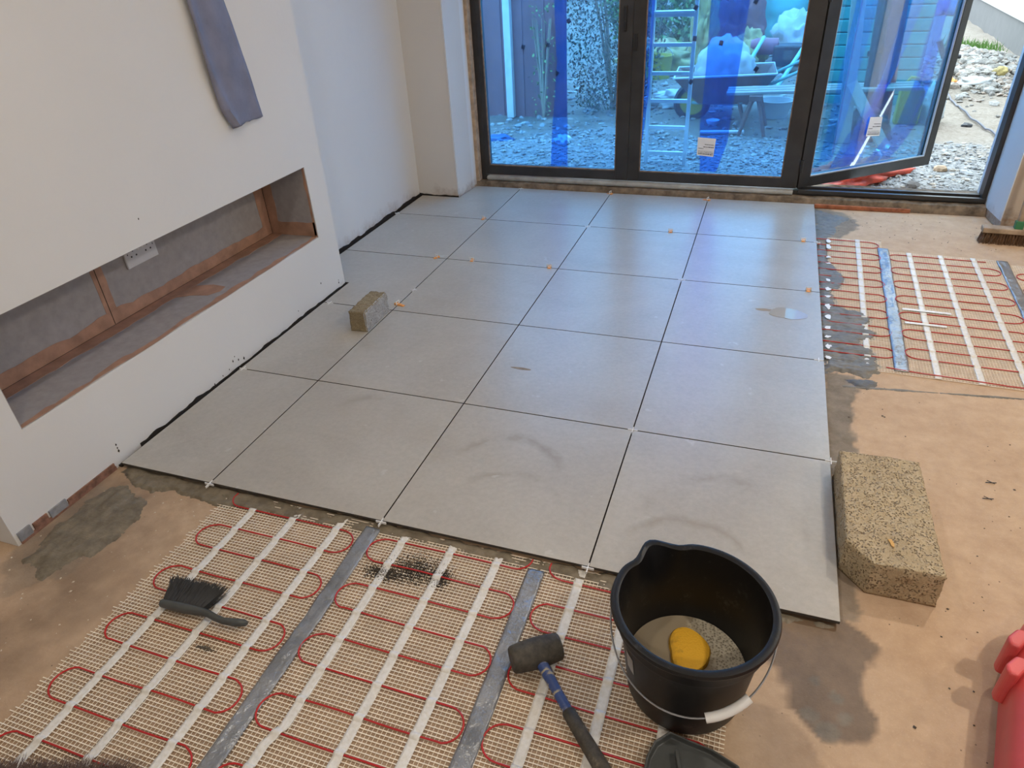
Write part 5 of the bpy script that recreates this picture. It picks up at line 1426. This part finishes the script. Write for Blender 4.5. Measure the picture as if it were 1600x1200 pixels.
sack('plastic_bag', 'crumpled orange and red plastic bag under the open door leaf', (2.03, 3.80, gz(2.03, 3.80)), 0.42, 0.17, 0.075, M['orange_bag'], 12, 'bag', crease=0.6, rz=0.80)
sack('plastic_scrap', 'white torn plastic scrap in front of the rubble heap', (3.33, 7.1, gz(3.33, 7.1)), 0.16, 0.07, 0.05, M['sack_white'], 13, 'plastic sheet', sub=3, crease=0.6)
sack('plastic_scrap', 'small orange scrap at the foot of the rubble heap', (3.12, 7.1, gz(3.12, 7.1)), 0.06, 0.05, 0.05, M['orange_clip'], 14, 'plastic sheet', sub=3, crease=0.6)
sack('plastic_scrap', 'yellow scrap beside the right door jamb on the rubble', (3.60, 7.42, gz(3.6, 7.42)), 0.07, 0.06, 0.06, M['sack_yellow'], 15, 'plastic sheet', sub=3, crease=0.5)
r = empty('bucket', (0.16, 7.72, gz(.16, 7.72))); tag(r, 'yellow plastic tub standing outside behind the ladder', 'tub')
q = MB(); q.lathe([(0.0005, 0.0), (0.135, 0.0), (0.165, 0.24), (0.175, 0.25), (0.160, 0.25), (0.130, 0.02), (0.0005, 0.02)], 30); q.build('body', M['yellow'], r, smooth=True)
q = MB(); q.tube([(-0.17 * math.cos(t), -0.05, 0.24 + 0.12 * math.sin(t)) for t in np.linspace(0, PI, 14)], 0.005, 6); q.build('handle', M['wire'], r, smooth=True)
r = empty('tub', (1.52, 5.75, gz(1.52, 5.75))); tag(r, 'low whitish tub on the soil under the planks', 'tub')
q = MB(); q.lathe([(0.0005, 0.0), (0.105, 0.0), (0.15, 0.15), (0.158, 0.155), (0.145, 0.155), (0.10, 0.015), (0.0005, 0.015)], 28); q.build('body', M['sack_white'], r, smooth=True)
r = empty('bowl', (1.02, 5.30, 0.06)); tag(r, 'small pale bowl behind the wide film strip', 'bowl'); r.location.z = gz(1.02, 5.3)
q = MB(); q.lathe([(0.0005, 0.0), (0.03, 0.0), (0.055, 0.035), (0.06, 0.05), (0.052, 0.05), (0.03, 0.01), (0.0005, 0.008)], 24); q.build('body', M['cyan_bowl'], r, smooth=True)
q = MB(); q.tube([(0.95, 5.02, gz(.95, 5.02) + .02), (1.30, 4.98, gz(1.3, 4.98) + .02)], 0.018, 10); o = q.build('pipe', M['galv'], smooth=True); tag(o, 'pale pipe lying on the soil beneath the planks', 'pipe')

# planks on a trestle
r = empty('trestle', (1.36, 5.12, gz(1.36, 5.12))); tag(r, 'brown folding trestle carrying planks outside the middle leaf', 'trestle')
q = MB(); q.box(-0.05, 0.05, -0.24, 0.24, 0.275, 0.315); q.build('beam', M['rust'], r, bevel=0.004)
for sx in (-1, 1):
    for y in (-0.2, 0.2):
        q = MB(); q.tube([(sx * 0.02, y, 0.28), (sx * 0.10, y, 0.0)], 0.014, 8); q.build('leg', M['rust'], r)
for k in range(3):
    q = MB(); q.box(-0.32, 1.10, -0.038, 0.038, 0.0, 0.022, mx=Matrix.Translation((1.45, 4.97 + 0.10 * k, gz(1.36, 5.12) + 0.318)) @ Matrix.Rotation(0.10, 4, 'Z') @ Matrix.Rotation(-0.02, 4, 'Y'))
    o = q.build('plank', M['wood_pale'], bevel=0.003); tag(o, 'pale narrow plank resting on the trestle, %s' % ('nearest the glass', 'middle one', 'farthest from the glass')[k], 'plank', 'planks on the trestle')
# machine
r = empty('cement_mixer', (1.58, 8.2, gz(1.58, 8.2))); tag(r, 'dark engine-driven machine with a maroon drum beyond the barrow', 'machine')
q = MB(); q.box(-0.16, 0.22, -0.15, 0.15, 0.08, 0.30); q.build('engine', M['dark'], r, bevel=0.02)
q = MB(); q.lathe([(0.0005, -0.16), (0.07, -0.16), (0.09, -0.1), (0.09, 0.14), (0.0005, 0.16)], 22, mx=Matrix.Translation((-0.26, 0, 0.28)) @ Matrix.Rotation(PI / 2, 4, 'Y')); q.build('drum', M['purple'], r, smooth=True)
for sx in (-0.13, 0.19):
    for y in (-0.12, 0.12):
        q = MB(); q.tube([(sx, y, 0.1), (sx * 1.15, y, 0.0)], 0.012, 6); q.build('leg', M['dark'], r)
q = MB(); q.box(-0.04, 0.06, -0.155, -0.15, 0.16, 0.25); q.build('cover_plate', M['latch_grey'], r)
for (p, e, lab) in (((1.10, 7.4, 0.03), (1.30, 8.1, 0.33), 'teal metal bar leaning left of the machine'), ((1.50, 6.9, 0.03), (1.74, 7.9, 0.25), 'teal metal bar leaning below the machine')):
    q = MB(); q.tube([(p[0], p[1], gz(p[0], p[1]) + 0.01), e], 0.022, 10); o = q.build('metal_bar', M['teal_tube'], smooth=True); tag(o, lab, 'metal bar')

# timber and things seen through the open leaf
def timber(a, e, w, t, m, label, name='timber_plank', cat='timber'):
    a, e = Vector(a), Vector(e); d = e - a; q = MB()
    z = d.normalized(); x = Vector((1, 0, 0)); x = (x - z * x.dot(z)).normalized(); y = z.cross(x)
    mx = Matrix(((x.x, y.x, z.x, a.x), (x.y, y.y, z.y, a.y), (x.z, y.z, z.z, a.z), (0, 0, 0, 1)))
    q.box(-w / 2, w / 2, -t / 2, t / 2, 0, d.length, mx=mx); o = q.build(name, m, bevel=0.003); tag(o, label, cat); return o
timber((2.05, 4.85, GZ - .01), (1.95, 5.25, 1.5), 0.10, 0.03, M['wood_pale'], 'tall pale board leaning upright behind the open leaf')
timber((2.34, 4.70, GZ - .01), (2.04, 4.95, 0.36), 0.08, 0.03, M['wood_pale'], 'short pale board slanting across behind the open leaf')
timber((2.20, 5.05, GZ - .01), (2.16, 5.20, 1.2), 0.09, 0.04, M['dark'], 'black board standing behind the pale boards, open leaf')
timber((2.30, 5.15, GZ - .01), (2.24, 5.30, 1.2), 0.11, 0.03, M['purple'], 'maroon board standing right of the black board')
timber((2.38, 5.22, GZ - .01), (2.30, 5.36, 1.3), 0.05, 0.03, M['tape_orange'], 'thin red board standing beyond the maroon board')
q = MB(); zc = 0.0
for k in range(9): q.box(1.70, 2.72, 6.35, 6.50, GZ - 0.02 + k * 0.105, GZ + 0.078 + k * 0.105)
o = q.build('stacked_sheeting', M['tarp_teal'], bevel=0.01); tag(o, 'stack of teal boards behind the timber at the open leaf', 'boards')
r = empty('jerry_can', (2.56, 5.55, gz(2.56, 5.55))); tag(r, 'yellow jerry can on the ground behind the open leaf', 'jerry can')
q = MB(); q.prism([(-0.09, 0.0), (0.09, 0.0), (0.09, 0.26), (0.04, 0.32), (-0.05, 0.32), (-0.09, 0.27)], -0.06, 0.06); q.v = [(x, z, y) for x, y, z in q.v]; q.f = [f[::-1] for f in q.f]; q.build('body', M['yellow'], r, bevel=0.012)
q = MB(); q.tube([(-0.06, 0, 0.31), (-0.03, 0, 0.36), (0.03, 0, 0.35), (0.05, 0, 0.31)], 0.012, 8); q.build('handle', M['yellow'], r, smooth=True)
sack('sack', 'white sack on the ground beside the yellow jerry can', (2.74, 5.62, gz(2.74, 5.62)), 0.10, 0.10, 0.20, M['tarp_white'], 21, crease=0.4)
sack('sack', 'dark bag slumped at the foot of the boards, open leaf', (2.22, 4.98, gz(2.22, 4.98)), 0.16, 0.10, 0.16, M['dark'], 22, crease=0.4)

# white rendered wall outside on the right
q = MB(); q.prism([(4.12, 8.2), (4.36, 13.6), (5.6, 13.6), (5.6, 8.2)], 0.30, 2.6); q.prism([(4.12, 3.4), (4.12, 8.2), (5.6, 8.2), (5.6, 3.4)], 0.30, 2.6)
o = q.build('rendered_wall', M['render_white']); tag(o, 'bright white rendered wall outside on the right', 'wall')
q = MB(); q.prism([(4.145, 3.42), (4.145, 8.2), (4.385, 13.5), (5.5, 13.5), (5.5, 3.42)], -0.1, 0.30); pw = q.build('plinth', M['render_grey'], o); pw['label'] = 'grey plinth'
q = MB(); q.box(4.108, 4.122, 8.6, 8.68, 0.52, 0.55); q.build('orange_mark', M['orange_clip'], o)
q = MB(); q.tube([(4.30, 13.75, 0.0), (4.38, 13.9, 1.2)], 0.03, 8); o = q.build('marker_pole', M['orange_clip']); tag(o, 'orange pole standing at the far end of the white wall', 'pole')
sack('tarpaulin', 'blue sheeting behind the orange pole at the far wall end', (4.1, 14.4, gz(4.1, 14.4)), 0.35, 0.2, 0.65, M['tarp_blue'], 25, 'tarpaulin', crease=0.5)
rr = random.Random(2); q = MB()
for _ in range(700):
    x = rr.gauss(3.78, 0.14); y = rr.gauss(9.9, 0.28); h = rr.uniform(.05, .13); z = gz(x, y) - 0.01
    q.add([(x - .006, y, z), (x + .006, y, z), (x + rr.gauss(0, .03), y + rr.gauss(0, .03), z + h)], [(0, 1, 2)])
o = q.build('grass_tuft', M['grass']); tag(o, 'tuft of green grass beyond the rubble heap', 'grass', kind='stuff')
cpts = [(3.05, 7.0, 0), (3.054, 6.713, 0), (3.053, 6.051, 0), (3.11, 5.561, 0), (3.151, 5.193, 0), (3.20, 4.6, 0), (3.25, 3.9, 0)]
q = MB(); fine = []
for a, b_ in zip(cpts[:-1], cpts[1:]):
    for t in np.linspace(0, 1, 8)[:-1]:
        x = a[0] + (b_[0] - a[0]) * t; y = a[1] + (b_[1] - a[1]) * t; fine.append((x, y, gz(x, y) + 0.016))
q.tube(fine, 0.008, 8); o = q.build('power_cable', M['cable_dark'], smooth=True); tag(o, 'thin dark cable lying across the bare sand outside', 'cable')
q = MB(); q.tube([(3.02, 7.6, gz(3.02, 7.6) + .30), (3.10, 7.62, gz(3.1, 7.62) + .12), (3.26, 7.66, gz(3.26, 7.66) + .09)], [0.03, 0.028, 0.02], 10); o = q.build('drain_pipe', M['dark'], smooth=True); tag(o, 'short black pipe end sticking out over the rubble', 'pipe')

# ---------------------------------------------------------------- ceiling downlights (above the picture)
em, ent, eb = mat('lamp_lens'); eb.inputs['Emission Color'].default_value = (1.0, 0.86, 0.7, 1); eb.inputs['Emission Strength'].default_value = 12
proto = None
WH = ('above the chimney breast side, near the doors', 'above the right floor, near the doors', 'above the front mats', 'above the red case', 'behind the viewer', 'by the far right wall')
for k, (x, y, p) in enumerate(DOWNLIGHTS):
    if proto is None:
        proto = empty('ceiling_downlight', (x, y, 2.4))
        q = MB(); q.lathe([(0.038, -0.006), (0.046, -0.006), (0.048, 0.0), (0.038, 0.0)], 28); q.build('bezel', M['white_plastic'], proto, smooth=True)
        q = MB(); q.lathe([(0.0005, -0.004), (0.038, -0.004)], 28); q.build('lens', em, proto)
        o = proto
    else: o = copy_tree(proto)
    o.location = (x, y, 2.4); tag(o, 'round white ceiling downlight ' + WH[k], 'downlight', 'ceiling downlights')
